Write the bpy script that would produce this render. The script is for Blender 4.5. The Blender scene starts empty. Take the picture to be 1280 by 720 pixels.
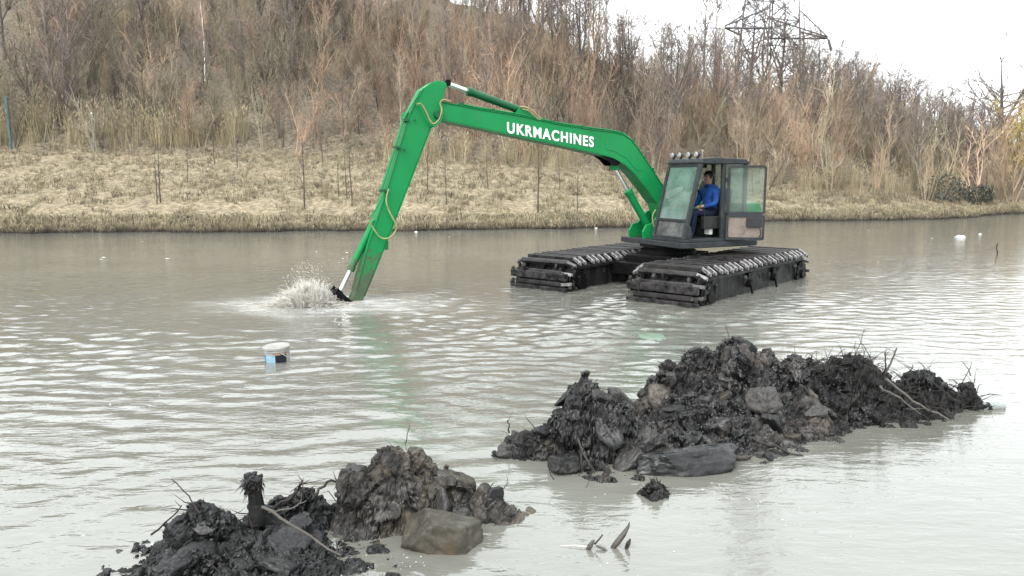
import bpy, bmesh, math, random
import numpy as np
from mathutils import Vector, Matrix

rng = np.random.default_rng(7)
random.seed(7)
SC = bpy.context.scene
COL = SC.collection
R = math.radians

# ------------------------------------------------------------------ camera
CAM_H, PITCH, FPX = 2.3, R(8.26), 930.0
cd = bpy.data.cameras.new('camera')
cd.sensor_width = 36.0
cd.lens = 36.0 * FPX / 1280.0
cd.clip_start, cd.clip_end = 0.05, 3000
cam = bpy.data.objects.new('camera', cd)
cam.location = (0, 0, CAM_H)
cam.rotation_euler = (R(90) - PITCH, 0, 0)
COL.objects.link(cam)
SC.camera = cam

# ------------------------------------------------------------------ sky, sun, exposure (bright overcast)
SUN_EL, SUN_AZ = R(48), R(205)          # azimuth measured clockwise from +Y
w = bpy.data.worlds.new('World'); SC.world = w; w.use_nodes = True
nt = w.node_tree; nt.nodes.clear()
sky = nt.nodes.new('ShaderNodeTexSky'); sky.sky_type = 'NISHITA'; sky.sun_disc = False
sky.sun_elevation = SUN_EL; sky.sun_rotation = SUN_AZ
sky.air_density = 1.6; sky.dust_density = 6.0; sky.ozone_density = 1.0
hs = nt.nodes.new('ShaderNodeHueSaturation'); hs.inputs['Saturation'].default_value = 0.10
mx = nt.nodes.new('ShaderNodeMix'); mx.data_type = 'RGBA'; mx.inputs[0].default_value = 0.72
mx.inputs[7].default_value = (9.05, 9.5, 9.7, 1)      # even cloud layer
bg = nt.nodes.new('ShaderNodeBackground'); bg.inputs['Strength'].default_value = 0.15
wo = nt.nodes.new('ShaderNodeOutputWorld')
nt.links.new(sky.outputs[0], hs.inputs['Color']); nt.links.new(hs.outputs[0], mx.inputs[6])
nt.links.new(mx.outputs[2], bg.inputs['Color']); nt.links.new(bg.outputs[0], wo.inputs['Surface'])

sl = bpy.data.lights.new('sun', 'SUN'); sl.energy = 1.4; sl.angle = R(40); sl.color = (1.0, 0.97, 0.92)
so = bpy.data.objects.new('sun', sl); COL.objects.link(so)
sd = Vector((math.sin(SUN_AZ) * math.cos(SUN_EL), math.cos(SUN_AZ) * math.cos(SUN_EL), math.sin(SUN_EL)))
so.rotation_euler = sd.to_track_quat('Z', 'Y').to_euler()
so.location = (0, 0, 40)
SC.view_settings.view_transform = 'Standard'; SC.view_settings.look = 'None'
SC.view_settings.exposure = 1.24; SC.view_settings.gamma = 1.0
SC.render.engine = 'CYCLES'
SC.cycles.max_bounces = 8; SC.cycles.transparent_max_bounces = 12
SC.cycles.use_denoising = True

# ------------------------------------------------------------------ helpers: camera rays to places
def ray(px, py):
    dx, dy = (px - 640) / FPX, (360 - py) / FPX
    return np.array([dx, math.cos(PITCH) + dy * math.sin(PITCH), -math.sin(PITCH) + dy * math.cos(PITCH)])
EYE = np.array([0, 0, CAM_H])
def ground(px, py, z=0.0):
    r = ray(px, py); return EYE + r * ((z - CAM_H) / r[2])
def at_y(px, py, Y):
    r = ray(px, py); return EYE + r * (Y / r[1])

# ------------------------------------------------------------------ helpers: noise (numpy)
_perm = np.random.default_rng(3).permutation(256).astype(np.int64)
_perm = np.concatenate([_perm, _perm, _perm])
_g = np.random.default_rng(5).normal(size=(256, 3)); _g /= np.linalg.norm(_g, axis=1)[:, None]
def _h(i, j, k): return _perm[(_perm[(_perm[i & 255] + j) & 255] + k) & 255]
def pn(p):
    p = np.asarray(p, float); i = np.floor(p).astype(np.int64); f = p - i
    u = f * f * f * (f * (f * 6 - 15) + 10)
    out = 0
    for dx in (0, 1):
        wx = u[:, 0] if dx else 1 - u[:, 0]
        for dy in (0, 1):
            wy = u[:, 1] if dy else 1 - u[:, 1]
            for dz in (0, 1):
                wz = u[:, 2] if dz else 1 - u[:, 2]
                g = _g[_h(i[:, 0] + dx, i[:, 1] + dy, i[:, 2] + dz)]
                out = out + wx * wy * wz * (g[:, 0] * (f[:, 0] - dx) + g[:, 1] * (f[:, 1] - dy) + g[:, 2] * (f[:, 2] - dz))
    return out * 1.5
def fbm(p, octv=4, gain=0.5, lac=2.03, ridged=False):
    p = np.asarray(p, float); a = 1.0; o = 0; s = 0
    for k in range(octv):
        n = pn(p + 17.3 * k)
        o = o + a * ((0.5 - np.abs(n)) * 2 - 0.6 if ridged else n); s += a
        a *= gain; p = p * lac
    return o / s
def worley(p, full=False):
    p = np.asarray(p, float); i = np.floor(p).astype(np.int64); f = p - i
    F1 = np.full(len(p), 9.0); F2 = F1.copy(); ID = np.zeros(len(p), int); Q = np.zeros((len(p), 3))
    for dx in (-1, 0, 1):
        for dy in (-1, 0, 1):
            for dz in (-1, 0, 1):
                h = _h(i[:, 0] + dx, i[:, 1] + dy, i[:, 2] + dz)
                q = np.stack([dx + (h * 0.0137) % 1 - f[:, 0], dy + (h * 0.0731) % 1 - f[:, 1], dz + (h * 0.0393) % 1 - f[:, 2]], 1)
                d = np.sqrt((q ** 2).sum(1)); c = d < F1
                F2 = np.where(c, F1, np.minimum(F2, d)); ID = np.where(c, h, ID); Q = np.where(c[:, None], q, Q); F1 = np.where(c, d, F1)
    return (F1, F2, ID, Q) if full else (F1, F2, ID)
def n2(x, y, s=1.0, o=0.0, octv=3):
    x = np.asarray(x, float); y = np.asarray(y, float)
    return fbm(np.stack([x.ravel() * s + o, y.ravel() * s - o, np.full(x.size, o * 0.37 + 0.5)], 1), octv).reshape(x.shape)
def sstep(a, b, x):
    t = np.clip((np.asarray(x, float) - a) / (b - a), 0, 1); return t * t * (3 - 2 * t)

# ------------------------------------------------------------------ helpers: objects
def mesh_np(name, V, F, mat=None, smooth=False, col=None):
    V = np.asarray(V, np.float32); F = np.asarray(F, np.int32)
    me = bpy.data.meshes.new(name)
    me.vertices.add(len(V)); me.vertices.foreach_set('co', V.ravel())
    k = F.shape[1]
    me.loops.add(F.size); me.loops.foreach_set('vertex_index', F.ravel())
    me.polygons.add(len(F))
    me.polygons.foreach_set('loop_start', np.arange(0, F.size, k, dtype=np.int32))
    me.polygons.foreach_set('loop_total', np.full(len(F), k, np.int32))
    me.polygons.foreach_set('use_smooth', np.full(len(F), smooth, bool))
    if col is not None:
        a = me.color_attributes.new('tint', 'FLOAT_COLOR', 'POINT')
        c = np.ones((len(V), 4), np.float32); c[:, :3] = col
        a.data.foreach_set('color', c.ravel())
    me.update(calc_edges=True)
    if mat: me.materials.append(mat)
    return me
def link(name, data, parent=None, loc=(0, 0, 0), rot=(0, 0, 0), scale=(1, 1, 1)):
    o = bpy.data.objects.new(name, data); COL.objects.link(o)
    o.location = loc; o.rotation_euler = rot; o.scale = scale
    if parent: o.parent = parent
    return o
def tag(o, label=None, cat=None, group=None, kind=None):
    if label: o['label'] = label
    if cat: o['category'] = cat
    if group: o['group'] = group
    if kind: o['kind'] = kind
    return o
def empty(name, loc=(0, 0, 0), rz=0.0):
    o = bpy.data.objects.new(name, None); COL.objects.link(o); o.location = loc; o.rotation_euler = (0, 0, rz)
    o.empty_display_size = 0.2
    return o

class MB:
    """collects shapes into one mesh"""
    def __init__(s): s.v = []; s.f = []; s.m = []; s.cur = 0
    def add(s, V, F):
        o = len(s.v); s.v += [tuple(map(float, p)) for p in V]
        for f in F: s.f.append([o + i for i in f]); s.m.append(s.cur)
        return s
    def hexa(s, P):           # 8 corners: bottom ring 0-3, top ring 4-7
        return s.add(P, [(3, 2, 1, 0), (4, 5, 6, 7), (0, 1, 5, 4), (1, 2, 6, 5), (2, 3, 7, 6), (3, 0, 4, 7)])
    def box(s, fr, a, b, c):  # fr maps (a,b,c) -> xyz ; ranges
        (a0, a1), (b0, b1), (c0, c1) = a, b, c
        return s.hexa([fr(a0, b0, c0), fr(a1, b0, c0), fr(a1, b1, c0), fr(a0, b1, c0), fr(a0, b0, c1), fr(a1, b0, c1), fr(a1, b1, c1), fr(a0, b1, c1)])
    def prism(s, poly, fr, c0, c1):   # poly of (a,b), extruded along third coord
        n = len(poly)
        V = [fr(a, b, c0) for a, b in poly] + [fr(a, b, c1) for a, b in poly]
        F = [tuple(range(n)), tuple(range(2 * n - 1, n - 1, -1))] + [(i, i + n, (i + 1) % n + n, (i + 1) % n) for i in range(n)]
        return s.add(V, F)
    def tube(s, pts, rad, n=8, cap=True):
        P = [Vector(p) for p in pts]
        if not hasattr(rad, '__len__'): rad = [rad] * len(P)
        V = []; F = []
        ref = None
        for i, p in enumerate(P):
            d = (P[min(i + 1, len(P) - 1)] - P[max(i - 1, 0)])
            d = d.normalized() if d.length > 1e-9 else Vector((0, 0, 1))
            if ref is None:
                ref = Vector((0, 0, 1)) if abs(d.z) < 0.9 else Vector((1, 0, 0))
            x = d.cross(ref); x = x.normalized() if x.length > 1e-6 else d.orthogonal().normalized()
            y = d.cross(x).normalized(); ref = -y if False else x.cross(d)
            for k in range(n):
                t = 2 * math.pi * k / n
                V.append(p + (x * math.cos(t) + y * math.sin(t)) * rad[i])
        for i in range(len(P) - 1):
            for k in range(n):
                a, b = i * n + k, i * n + (k + 1) % n
                F.append((a, b, b + n, a + n))
        if cap:
            F.append(tuple(range(n - 1, -1, -1))); F.append(tuple(range((len(P) - 1) * n, len(P) * n)))
        return s.add(V, F)
    def cyl(s, p0, p1, r, n=16): return s.tube([p0, p1], r, n)
    def lathe(s, prof, c=(0, 0, 0), n=24, cap0=True, cap1=True):
        V = [(c[0] + r * math.cos(2 * math.pi * k / n), c[1] + r * math.sin(2 * math.pi * k / n), c[2] + z) for r, z in prof for k in range(n)]
        F = [(i * n + k, i * n + (k + 1) % n, (i + 1) * n + (k + 1) % n, (i + 1) * n + k) for i in range(len(prof) - 1) for k in range(n)]
        if cap0: F.append(tuple(range(n - 1, -1, -1)))
        if cap1: F.append(tuple(range((len(prof) - 1) * n, len(prof) * n)))
        return s.add(V, F)
    def mesh(s, name, mats, smooth=False):
        me = bpy.data.meshes.new(name); me.from_pydata(s.v, [], s.f); me.update()
        for m in (mats if isinstance(mats, (list, tuple)) else [mats]): me.materials.append(m)
        me.polygons.foreach_set('material_index', np.array(s.m, np.int32))
        bm = bmesh.new(); bm.from_mesh(me); bmesh.ops.recalc_face_normals(bm, faces=bm.faces); bm.to_mesh(me); bm.free()
        if smooth:
            me.polygons.foreach_set('use_smooth', np.ones(len(me.polygons), bool))
            try: me.set_sharp_from_angle(angle=R(38))
            except Exception: pass
        return me
    def build(s, name, mats, parent=None, smooth=False, bevel=0.0, **kw):
        o = link(name, s.mesh(name, mats, smooth), parent, **kw)
        if bevel:
            b = o.modifiers.new('bevel', 'BEVEL'); b.width = bevel; b.segments = 2; b.limit_method = 'ANGLE'; b.angle_limit = R(40)
        return o

# ------------------------------------------------------------------ materials
class NT:
    def __init__(s, name):
        s.m = bpy.data.materials.new(name); s.m.use_nodes = True; s.t = s.m.node_tree
        s.t.nodes.clear()
        s.out = s.n('ShaderNodeOutputMaterial'); s.b = s.n('ShaderNodeBsdfPrincipled')
        s.l(s.b.outputs[0], s.out.inputs[0])
    def n(s, typ, **kw):
        x = s.t.nodes.new(typ)
        for k, v in kw.items(): setattr(x, k, v)
        return x
    def l(s, a, b): s.t.links.new(a, b)
    def coord(s, scale=(1, 1, 1), kind='Object', rot=(0, 0, 0)):
        tc = s.n('ShaderNodeTexCoord'); mp = s.n('ShaderNodeMapping'); mp.inputs['Scale'].default_value = scale
        mp.inputs['Rotation'].default_value = rot
        s.l(tc.outputs[kind], mp.inputs['Vector']); return mp.outputs[0]
    def noise(s, vec, scale, detail=4, rough=0.55, dist=0.0):
        x = s.n('ShaderNodeTexNoise'); x.inputs['Scale'].default_value = scale; x.inputs['Detail'].default_value = detail
        x.inputs['Roughness'].default_value = rough; x.inputs['Distortion'].default_value = dist
        if vec is not None: s.l(vec, x.inputs['Vector'])
        return x.outputs['Fac']
    def ramp(s, fac, stops):
        x = s.n('ShaderNodeValToRGB'); e = x.color_ramp.elements
        while len(e) < len(stops): e.new(0.5)
        for k, (p, c) in enumerate(stops):
            e[k].position = p; e[k].color = (c, c, c, 1) if not hasattr(c, '__len__') else (*c, 1)
        s.l(fac, x.inputs[0]); return x.outputs[0]
    def mix(s, fac, a, b, mode='MIX'):
        x = s.n('ShaderNodeMix'); x.data_type = 'RGBA'; x.blend_type = mode
        for sock, v in ((x.inputs[0], fac), (x.inputs[6], a), (x.inputs[7], b)):
            if hasattr(v, 'is_output'): s.l(v, sock)
            elif hasattr(v, '__len__'): sock.default_value = (*v, 1) if len(v) == 3 else v
            else: sock.default_value = v
        return x.outputs[2]
    def math(s, op, a, b=0.0):
        x = s.n('ShaderNodeMath', operation=op)
        for sock, v in ((x.inputs[0], a), (x.inputs[1], b)):
            if hasattr(v, 'is_output'): s.l(v, sock)
            else: sock.default_value = v
        return x.outputs[0]
    def bump(s, h, strength=0.3, dist=0.01, prev=None):
        x = s.n('ShaderNodeBump'); x.inputs['Strength'].default_value = strength; x.inputs['Distance'].default_value = dist
        s.l(h, x.inputs['Height'])
        if prev is not None: s.l(prev, x.inputs['Normal'])
        return x.outputs[0]
    def set(s, col=None, rough=None, metal=None, normal=None, spec=None, ior=None):
        for nm, v in (('Base Color', col), ('Roughness', rough), ('Metallic', metal), ('Normal', normal), ('Specular IOR Level', spec), ('IOR', ior)):
            if v is None: continue
            i = s.b.inputs[nm]
            if hasattr(v, 'is_output'): s.l(v, i)
            elif hasattr(v, '__len__'): i.default_value = (*v, 1)
            else: i.default_value = v
        return s.m

def mat_plain(name, c, rough=0.5, metal=0.0, var=0.25, scale=6.0, bump=0.0, bdist=0.004, dirt=None, spec=None):
    t = NT(name); v = t.coord()
    n = t.noise(v, scale, 5, 0.6)
    col = t.mix(t.ramp(n, [(0.3, 0.0), (0.7, 1.0)]), tuple(x * (1 - var) for x in c), tuple(min(1, x * (1 + var)) for x in c))
    if dirt:
        d = t.noise(v, scale * 0.6, 6, 0.7, 0.6)
        col = t.mix(t.ramp(d, [(dirt[1], 0.0), (dirt[1] + 0.12, 1.0)]), col, dirt[0])
    nr = t.bump(t.noise(v, scale * 8, 4, 0.6), bump, bdist) if bump else None
    rr = t.ramp(t.noise(v, scale * 2, 3), [(0.3, max(0.02, rough - 0.12)), (0.7, min(1, rough + 0.12))])
    return t.set(col, rr, metal, nr, 0.25 if spec is None else spec)
def mat_tint(name, rough=0.85, scale=3.0, var=0.3):
    t = NT(name); a = t.n('ShaderNodeAttribute'); a.attribute_name = 'tint'
    n = t.noise(t.coord(), scale, 3)
    col = t.mix(t.ramp(n, [(0.3, 0.0), (0.7, 1.0)]), (1 - var,) * 3, (1 + var * 0.6,) * 3)
    return t.set(t.mix(1.0, a.outputs['Color'], col, 'MULTIPLY'), rough, spec=0.15)

# =================================================================== THE SETTING
_wx = [-400, -60, -40, -22.5, -11.4, 0, 5.9, 9.0, 12.0, 14.6, 19, 24.6, 29, 36.3, 60, 110, 400]
_wy = [36, 32.5, 32.3, 32.7, 33.4, 34.9, 36.7, 38.4, 40.6, 42.0, 42.9, 43.6, 47.0, 53, 80, 150, 500]
def yw(x):
    x = np.asarray(x, float)
    return np.interp(x, _wx, _wy) + 0.22 * np.sin(x * 1.9 + 0.6) + 0.16 * np.sin(x * 4.3) + 0.28 * np.sin(x * 0.77 + 2)
def Db(x): return np.interp(x, [-60, -22, 0, 14, 25, 36, 60], [17, 15.5, 12.5, 9.5, 5.5, 3.0, 3.0])
def Hb(x): return np.interp(x, [-60, -22, 0, 14, 25, 36, 60], [4.3, 4.0, 3.2, 1.9, 1.1, 0.7, 0.7])
def Hp(x): return np.interp(x, [-150, -60, -12, 2, 12, 24, 36, 50, 90, 400], [30, 27, 23, 19.5, 15.5, 12.8, 11.0, 8.5, 5.5, 3.0])
def tz(x, y):
    x = np.asarray(x, float); y = np.asarray(y, float); d = y - yw(x)
    b = np.clip(d / Db(x), 0, 1)
    z = -1.4 + 1.74 * sstep(-0.5, 0.12, d)
    z = z + (Hb(x) - 0.3) * (b ** 0.85) * (d > 0)
    q = np.clip((d - Db(x)) / 46.0, 0, 1)
    z = z + (Hp(x) - Hb(x) * 0.5) * (q ** 1.05 * (1 - 0.3 * q) / 0.7)
    a = sstep(0.3, 3, d)
    z = z + a * (0.14 * n2(x, y, 0.55, 2.2, 3) + 0.5 * sstep(8, 40, d) * n2(x, y, 0.13, 5.1, 3) + 0.5 * sstep(8, 30, d) * n2(x, y, 0.06, 8.1, 2))
    return z

# river: one sheet, really waved where the camera is near
def grow(a, b, s0, k):
    o = [a]; s = s0; sg = 1 if b > a else -1
    while (b - o[-1]) * sg > 0: o.append(o[-1] + s * sg); s *= k
    return o[1:]
xs = np.array(sorted(grow(-9.5, -420, 0.08, 1.11)) + list(np.arange(-9.5, 11.5, 0.072)) + grow(11.5, 460, 0.08, 1.11))
ys = np.array(sorted(grow(3.2, -90, 0.08, 1.3)) + list(np.arange(3.2, 17, 0.052)) + grow(17, 160, 0.055, 1.035))
X, Y = np.meshgrid(xs, ys)
def waves(X, Y):
    wr = np.random.default_rng(21); h = np.zeros_like(X)
    amp = 0.55 + 1.1 * np.clip(n2(X, Y, 0.16, 3.3, 2) + 0.12, -0.35, 1)
    calm = 1 - 0.90 * sstep(-0.6, 0.8, X) * sstep(8.3, 6.4, Y - 0.15 * X)         # sheltered behind the spoil heaps
    calm = calm * (1 - 0.55 * sstep(5.8, 4.4, Y) * sstep(-0.2, -1.4, X))
    calm = calm * (1 - 0.45 * sstep(19, 27, Y))
    px, py = 0.6 * n2(X, Y, 0.33, 1.7, 2) + 0.10 * n2(X, Y, 1.6, 4.7, 2), 0.6 * n2(X, Y, 0.33, 9.7, 2) + 0.10 * n2(X, Y, 1.6, 14.7, 2)
    for k in range(30):
        lam = 0.145 * (1.11 ** (k * 0.37)); th = R(-93) + wr.normal(0, 0.62)
        kx, ky = math.cos(th) * 2 * math.pi / lam, math.sin(th) * 2 * math.pi / lam
        ph = kx * (X + px) + ky * (Y + py) + wr.uniform(0, 6.28)
        env = 0.15 + 1.5 * np.clip(n2(X, Y, 0.30 / lam ** 0.5, k * 1.31, 1) + 0.25, 0, 1)
        s = np.sin(ph); h += lam * 0.0080 * env * (s + 0.22 * np.cos(2 * ph))
    # rings spreading from the digging bucket and the machine
    for (cx, cy, l, a, r0) in ((-3.45, 13.95, 0.62, 0.010, 6.5), (3.2, 13.6, 0.55, 0.008, 5.0)):
        r = np.hypot(X - cx, (Y - cy) * 1.0) + 0.25 * n2(X, Y, 0.6, 4.4, 2)
        h += a * np.sin(r * 2 * math.pi / l) * np.exp(-(r / r0) ** 2) * sstep(0.2, 0.9, r)
    fade = sstep(-30, 2, Y) * sstep(60, 24, Y) * sstep(30, 12, np.abs(X))
    turb = np.exp(-(((X + 3.6) / 1.6) ** 2 + ((Y - 13.8) / 0.8) ** 2))
    return h * amp * calm * fade + turb * 0.05 * n2(X, Y, 3.0, 7.7, 3)
WZ = waves(X, Y)
V = np.stack([X, Y, WZ], -1).reshape(-1, 3)
ny, nx = X.shape
I = np.arange(ny * nx).reshape(ny, nx)
F = np.stack([I[:-1, :-1], I[:-1, 1:], I[1:, 1:], I[1:, :-1]], -1).reshape(-1, 4)
t = NT('muddy_water')
v = t.coord((1, 1, 1))
murk = t.mix(t.ramp(t.noise(v, 0.28, 3), [(0.35, 0.0), (0.65, 1.0)]), (0.100, 0.100, 0.086), (0.128, 0.129, 0.114))
# churned, aerated water round the digging bucket
mp = t.n('ShaderNodeMapping'); mp.inputs['Location'].default_value = (3.45, -13.75, 0)
tc = t.n('ShaderNodeTexCoord'); t.l(tc.outputs['Object'], mp.inputs['Vector'])
m2 = t.n('ShaderNodeMapping'); m2.inputs['Scale'].default_value = (0.46, 0.85, 1); t.l(mp.outputs[0], m2.inputs['Vector'])
ln = t.n('ShaderNodeVectorMath', operation='LENGTH'); t.l(m2.outputs[0], ln.inputs[0])
dst = t.math('MULTIPLY', t.math('ADD', ln.outputs['Value'], t.math('MULTIPLY', t.noise(v, 1.1, 5, 0.65, 0.8), 1.3)), 0.5)
foam = t.ramp(dst, [(0.0, 1.0), (0.55, 0.95), (0.8, 0.45), (1.0, 0.0)])
fo2 = t.ramp(t.noise(t.coord((0.9, 2.6, 1)), 2.2, 6, 0.7, 1.0), [(0.42, 0.0), (0.62, 1.0)])
fo = t.math('MULTIPLY', foam, t.math('ADD', t.math('MULTIPLY', fo2, 0.55), 0.45))
# suds trailing off the pontoons
mp3 = t.n('ShaderNodeMapping'); mp3.inputs['Location'].default_value = (-3.4, -12.7, 0); t.l(tc.outputs['Object'], mp3.inputs['Vector'])
m4 = t.n('ShaderNodeMapping'); m4.inputs['Scale'].default_value = (0.19, 0.42, 1); t.l(mp3.outputs[0], m4.inputs['Vector'])
l2 = t.n('ShaderNodeVectorMath', operation='LENGTH'); t.l(m4.outputs[0], l2.inputs[0])
suds = t.ramp(t.math('ADD', l2.outputs['Value'], t.math('MULTIPLY', t.noise(v, 0.9, 4, 0.6), 0.7)), [(0.6, 1.0), (1.25, 0.0)])
su2 = t.ramp(t.noise(t.coord((0.8, 3.0, 1), rot=(0, 0, R(12))), 2.4, 6, 0.72, 1.4), [(0.56, 0.0), (0.66, 1.0)])
fo = t.math('MAXIMUM', fo, t.math('MULTIPLY', t.math('MULTIPLY', suds, su2), 0.75))
col = t.mix(fo, murk, (0.28, 0.28, 0.265))
rg = t.math('ADD', t.math('MULTIPLY', fo, 0.45), 0.045)
b1 = t.bump(t.noise(t.coord((1.5, 4.6, 1)), 1.0, 4, 0.6, 0.5), 0.20, 0.05)
b2 = t.bump(t.noise(t.coord((3.2, 8.5, 1), rot=(0, 0, R(9))), 1.7, 3, 0.55, 0.3), 0.34, 0.012, b1)
water_mat = t.set(col, rg, normal=b2, ior=1.75)
river = tag(link('river', mesh_np('river', V, F, water_mat, True)), 'broad murky grey brown river with small ripples', None, kind='structure')

# hillside and far bank: one sheet from the river bed to the horizon
dx = np.array(sorted(grow(-46, -400, 0.8, 1.12)) + list(np.arange(-46, 66, 0.42)) + grow(66, 420, 0.8, 1.12))
dd = np.array([-60, -20, -6, -2, -1, -0.6, -0.4, -0.28, -0.16, -0.05, 0.05, 0.16, 0.3, 0.5, 0.8] + list(np.arange(1.1, 16, 0.33)) + list(np.arange(16, 66, 0.8)) + grow(66, 420, 1.0, 1.12))
X, D = np.meshgrid(dx, dd); Y = yw(X) + D
Z = tz(X, Y); V = np.stack([X, Y, Z], -1).reshape(-1, 3)
ny, nx = X.shape; I = np.arange(ny * nx).reshape(ny, nx)
F = np.stack([I[:-1, :-1], I[:-1, 1:], I[1:, 1:], I[1:, :-1]], -1).reshape(-1, 4)
straw, litter, soil = np.array([0.195, 0.163, 0.11]), np.array([0.115, 0.095, 0.072]), np.array([0.022, 0.019, 0.016])
k = sstep(-1.5, 2.5, D - Db(X) + 3 * n2(X, Y, 0.4, 3.1, 2))
k2 = 0.45 * sstep(0.05, 0.4, n2(X, Y, 0.7, 6.6, 3)) * (1 - k)
c = straw * (1 - k[..., None]) + litter * k[..., None]
c = c * (1 - k2[..., None]) + np.array([0.10, 0.08, 0.06]) * k2[..., None]
e = sstep(0.10, 0.0, D)[..., None]; c = c * (1 - e) + soil * e
hill_me = mesh_np('hillside', V, F, mat_tint('hill_ground', 0.95, 4.5, 0.6), True, c.reshape(-1, 3))
tag(link('hillside', hill_me), 'dry grass bank rising into a brown wooded hillside', None, kind='structure')

# ---------------------------------------------------------------- thin growing things (numpy)
def norm(a): return a / np.maximum(np.linalg.norm(a, axis=-1, keepdims=True), 1e-9)
def spikes(P0, P1, P2, r0, r1):
    """bent three-sided tapering stems through P0,P1,P2"""
    n = len(P0); d = norm(P2 - P0); ref = np.where(np.abs(d[:, 2:3]) > 0.9, np.array([[1.0, 0, 0]]), np.array([[0, 0, 1.0]]))
    x = norm(np.cross(d, ref)); y = np.cross(d, x)
    V = np.empty((n, 7, 3)); r0 = np.broadcast_to(r0, (n,))[:, None]; r1 = np.broadcast_to(r1, (n,))[:, None]
    for k in range(3):
        c, s = math.cos(k * 2.0944), math.sin(k * 2.0944)
        V[:, k] = P0 + (x * c + y * s) * r0; V[:, 3 + k] = P1 + (x * c + y * s) * r1
    V[:, 6] = P2
    f = []
    for k in range(3):
        a, b = k, (k + 1) % 3; f += [(a, b, b + 3), (a, b + 3, a + 3), (a + 3, b + 3, 6)]
    F = (np.array(f)[None] + (np.arange(n) * 7)[:, None, None]).reshape(-1, 3)
    return V.reshape(-1, 3), F
def cones(P0, P2, r0):
    n = len(P0); d = norm(P2 - P0); ref = np.where(np.abs(d[:, 2:3]) > 0.9, np.array([[1.0, 0, 0]]), np.array([[0, 0, 1.0]]))
    x = norm(np.cross(d, ref)); y = np.cross(d, x); V = np.empty((n, 4, 3)); r0 = np.broadcast_to(r0, (n,))[:, None]
    for k in range(3): V[:, k] = P0 + (x * math.cos(k * 2.0944) + y * math.sin(k * 2.0944)) * r0
    V[:, 3] = P2
    F = (np.array([(0, 1, 3), (1, 2, 3), (2, 0, 3)])[None] + (np.arange(n) * 4)[:, None, None]).reshape(-1, 3)
    return V.reshape(-1, 3), F
def ribbons(P0, P1, P2, wd):
    """flat blades"""
    n = len(P0); d = norm(P2 - P0); a = rng.uniform(0, 6.28, n)
    sd_ = np.stack([np.cos(a), np.sin(a), np.zeros(n)], 1) * np.broadcast_to(wd, (n,))[:, None]
    V = np.stack([P0 - sd_, P0 + sd_, P1 - sd_ * 0.8, P1 + sd_ * 0.8, P2], 1).reshape(-1, 3)
    F = (np.array([(0, 1, 3), (0, 3, 2), (2, 3, 4)])[None] + (np.arange(n) * 5)[:, None, None]).reshape(-1, 3)
    return V, F
def cat(parts):
    o = 0; Vs = []; Fs = []
    for V, F in parts: Vs.append(V); Fs.append(F + o); o += len(V)
    return np.concatenate(Vs), np.concatenate(Fs)
def scatter(templates, pos, sc, rot, tint, lean=0.0):
    """copies of template meshes joined: pos (n,3), sc (n,) or (n,3), rot (n,), tint (n,3)"""
    Vs, Fs, Cs = [], [], []; o = 0; which = rng.integers(0, len(templates), len(pos))
    sc = np.asarray(sc); sc = sc[:, None] * np.ones(3) if sc.ndim == 1 else sc
    for k, (V, F) in enumerate(templates):
        ix = np.where(which == k)[0]
        if not len(ix): continue
        c, s = np.cos(rot[ix]), np.sin(rot[ix])
        x = V[None, :, 0] * c[:, None] - V[None, :, 1] * s[:, None]; y = V[None, :, 0] * s[:, None] + V[None, :, 1] * c[:, None]
        P = np.stack([x, y, np.broadcast_to(V[None, :, 2], x.shape)], -1) * sc[ix][:, None, :]
        if lean:
            lx = rng.normal(0, lean, (len(ix), 1)); ly = rng.normal(0, lean, (len(ix), 1))
            P[..., 0] += P[..., 2] * lx; P[..., 1] += P[..., 2] * ly
        P = P + pos[ix][:, None, :]
        Vs.append(P.reshape(-1, 3)); Fs.append((F[None] + (np.arange(len(ix)) * len(V))[:, None, None]).reshape(-1, 3) + o)
        Cs.append(np.repeat(tint[ix], len(V), 0)); o += len(ix) * len(V)
    return np.concatenate(Vs), np.concatenate(Fs), np.concatenate(Cs)

twig_mat = mat_tint('bare_twigs', 0.9, 1.2, 0.2)
grass_mat = mat_tint('dry_blades', 0.9, 0.8, 0.2)

# dry grass on the bank
def tuft(nb, hgt, spread, lie):
    P0 = np.zeros((nb, 3)); a = rng.uniform(0, 6.28, nb); rr = spread * np.sqrt(rng.uniform(0, 1, nb))
    P0[:, 0] = rr * np.cos(a); P0[:, 1] = rr * np.sin(a); P0[:, 2] = -0.04
    b = a + rng.normal(0, 0.9, nb); L = hgt * rng.uniform(0.5, 1.1, nb); q = rng.uniform(0.2, 1, nb) * lie
    dr = np.stack([np.cos(b), np.sin(b), np.zeros(nb)], 1)
    P1 = P0 + dr * (L * q * 0.35)[:, None] + np.array([0, 0, 1]) * (L * 0.6)[:, None]
    P2 = P0 + dr * (L * q)[:, None] + np.array([0, 0, 1]) * (L * (1.0 - 0.75 * q))[:, None]
    return ribbons(P0, P1, P2, 0.0135)
tufts = [tuft(11, rng.uniform(0.28, 0.5), 0.16, rng.uniform(0.7, 1.1)) for _ in range(8)]
N = 10900
gx = rng.uniform(-34, 37, N); gd = rng.uniform(0, 1, N) ** 0.9 * (Db(gx) + 2.5); gy = yw(gx) + gd + 0.1
keep = n2(gx, gy, 0.5, 4.2, 3) > -0.28 * sstep(2, 6, gd) - 0.02 * 0
gx, gy, gd = gx[keep], gy[keep], gd[keep]
pos = np.stack([gx, gy, tz(gx, gy)], 1)
pal = np.array([[0.50, 0.435, 0.285], [0.43, 0.365, 0.235], [0.32, 0.26, 0.17], [0.56, 0.51, 0.36], [0.20, 0.165, 0.115]]) * 0.54
tint = pal[rng.choice(5, len(gx), p=[.28, .28, .18, .16, .10])] * rng.uniform(0.75, 1.22, (len(gx), 1))
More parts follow.
